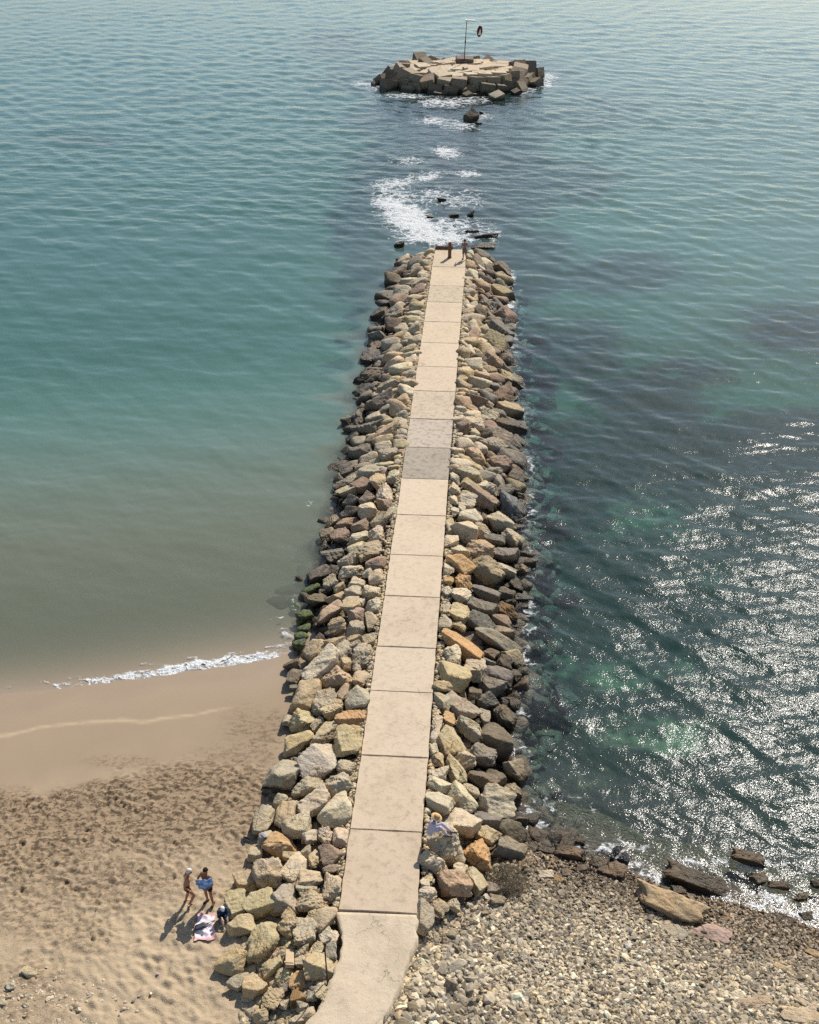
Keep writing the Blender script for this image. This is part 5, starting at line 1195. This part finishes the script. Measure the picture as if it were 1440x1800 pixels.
# person standing at the pier end
X_, Y_ = P(816.5, 456.5, 1.6)
p, V, hp = person(J_(elR=(.30, .0, 1.17), wrR=(.33, .14, 1.0), elL=(-.26, .02, 1.14), wrL=(-.22, .2, 1.02), anR=(.16, -.02, .085), toeR=(.2, .14, .03), knR=(.13, .03, .49), anL=(-.10, .06, .085), toeL=(-.14, .22, .03)), SKIN2)
p.location = (float(X_), float(Y_), 1.605); p.rotation_euler = (0, 0, R(12)); hair(p, hp, bpy.data.materials['black_hair']); shorts(p, V, cloth('olive_shorts', (.16, .14, .105)), .85)
for q in 'RL': wear(p, 'shoe', [(V['an' + q] + Vector((0, -.04, -.04)), V['toe' + q], .046, .04)], bpy.data.materials['black_sandal'])
tag(p, 'bare chested person in olive shorts standing at the far end of the pier', 'person')

# ------------------------------------------------------------------ things on the sand
q4 = [solve(a, b, terrain, .03) for a, b in ((347, 1608), (377, 1607), (378, 1652), (340, 1656))]
n_ = 30; vs = []; fs = []
def lerp2(u, v): return (np.array(q4[0]) * (1 - u) + np.array(q4[1]) * u) * (1 - v) + (np.array(q4[3]) * (1 - u) + np.array(q4[2]) * u) * v
c0 = lerp2(.5, .5)
for lay in (0, 1):
    for i in range(n_):
        for j in range(n_):
            u, v = i / (n_ - 1), j / (n_ - 1); q = lerp2(u, v) - c0
            z = sandz(q[0] + c0[0], q[1] + c0[1]) - c0[2] - q[2] + .045 + .016 * (float(fbm(np.array(u * 5), np.array(v * 5), 61, 3)) - .4) + .02 * max(0, abs(u - .5) - .42) * 10 - lay * .012
            vs.append((q[0] + .03 * math.sin(v * 9), q[1] + .03 * math.sin(u * 7), q[2] + z))
for lay in (0, 1):
    for i in range(n_ - 1):
        for j in range(n_ - 1):
            a0 = lay * n_ * n_ + i * n_ + j; f4 = (a0, a0 + n_, a0 + n_ + 1, a0 + 1); fs.append(f4[::-1] if lay == 0 else f4)
m_, nt_, out_ = mat('pink_towel'); g_ = NT(nt_); p_ = g_.objc(); sx_, sy_, sz_ = g_.sep(p_)[:3]
edge_ = g_.math('MAXIMUM', g_.ramp(g_.math('ABSOLUTE', sx_), .24, .33), g_.ramp(g_.math('ABSOLUTE', sy_), .38, .50))
wave_ = g_.ramp(g_.math('SINE', g_.math('MULTIPLY', sy_, 34)), .3, .8)
c_ = g_.mix(g_.math('MAXIMUM', g_.math('MULTIPLY', edge_, .9), g_.math('MULTIPLY', wave_, .35)), (.74, .68, .68), (.70, .34, .33))
c_ = g_.mix(g_.ramp(g_.noise(p_, 7, 2, .5, 1.5), .60, .64), c_, (.50, .50, .62)); g_.l(g_.prin(c_, .95, g_.bump(g_.noise(p_, 60, 2), .01), .1), out_.inputs[0])
o = link('beach_towel', npmesh('beach_towel', np.array(vs), np.array(fs), True), None, m_); o.location = c0; tag(o, 'pink and white beach towel spread on the sand beside the rocks', 'towel')
# dark bag lying on the towel
X_, Y_, z_ = solve(352, 1631, sandz, .07); bag = empty('beach_bag', (X_, Y_, z_), .35); tag(bag, 'small dark grey bag lying on the pink and white towel', 'bag')
bm = bmesh.new(); [limb(bm, (-.12, y, .05), (.12, y + .01, .06), .06, .075) for y in (-.05, 0, .05)]; limb(bm, (-.2, -.07, .03), (-.1, -.03, .05), .03, .05); link('pouch', fuse('pouch', bm, .012, 3), bag, cloth('grey_bag', (.06, .065, .075)))
for s1 in (-1, 1):
    bm = bmesh.new(); tube_bm(bm, [(.1, .03 * s1, .06), (.24, .07 * s1, .03), (.42, .10 + .03 * s1, .0), (.55, .14, .0)], .010, 6); link('strap', bm_mesh('strap', bm, True), bag, bpy.data.materials['grey_bag'])
# black and white shoes on the sand
for (a_, b_, rz, lb) in ((428, 1480, 35, 'nearer black and white shoe left on the sand by the rocks'), (433, 1475, 60, 'farther black and white shoe left on the sand by the rocks')):
    X_, Y_, z_ = solve(a_, b_, sandz, .02); sh = empty('shoe', (X_, Y_, z_), R(rz)); tag(sh, lb, 'shoe', 'pair of shoes on the sand')
    bm = bmesh.new(); limb(bm, (0, -.10, .02), (0, .12, .015), .045, .04); link('sole', fuse('sole', bm, .01, 2), sh, M['white'])
    bm = bmesh.new(); limb(bm, (0, -.10, .07), (0, .0, .07), .05, .045); limb(bm, (0, .0, .06), (0, .11, .04), .042, .034); link('upper', fuse('upper', bm, .01, 2), sh, bpy.data.materials['black_sandal'])
# grey cloth hung on the boulder
X_, Y_, z_ = solve(463, 1463, surf, .75); vs = []; fs = []
for lay in (0, 1):
    for i in range(14):
        for j in range(14):
            u, v = i / 13 - .5, j / 13 - .5; vs.append((u * .42, v * .5, .10 * math.cos(u * 4) - .16 * (v + .5) ** 2 * 2 + .02 * math.sin(u * 22 + v * 6) - lay * .012))
for lay in (0, 1):
    for i in range(13):
        for j in range(13):
            a0 = lay * 196 + i * 14 + j; f4 = (a0, a0 + 14, a0 + 15, a0 + 1); fs.append(f4 if lay == 0 else f4[::-1])
o = link('draped_cloth', npmesh('draped_cloth', np.array(vs), np.array(fs), True), None, cloth('lilac_grey_cloth', (.30, .27, .30))); o.location = (X_, Y_, z_ - .12); o.scale = (.6, .6, .8); o.rotation_euler = (R(20), 0, .4); tag(o, 'small lilac grey cloth draped on a boulder above the shoes', 'cloth')
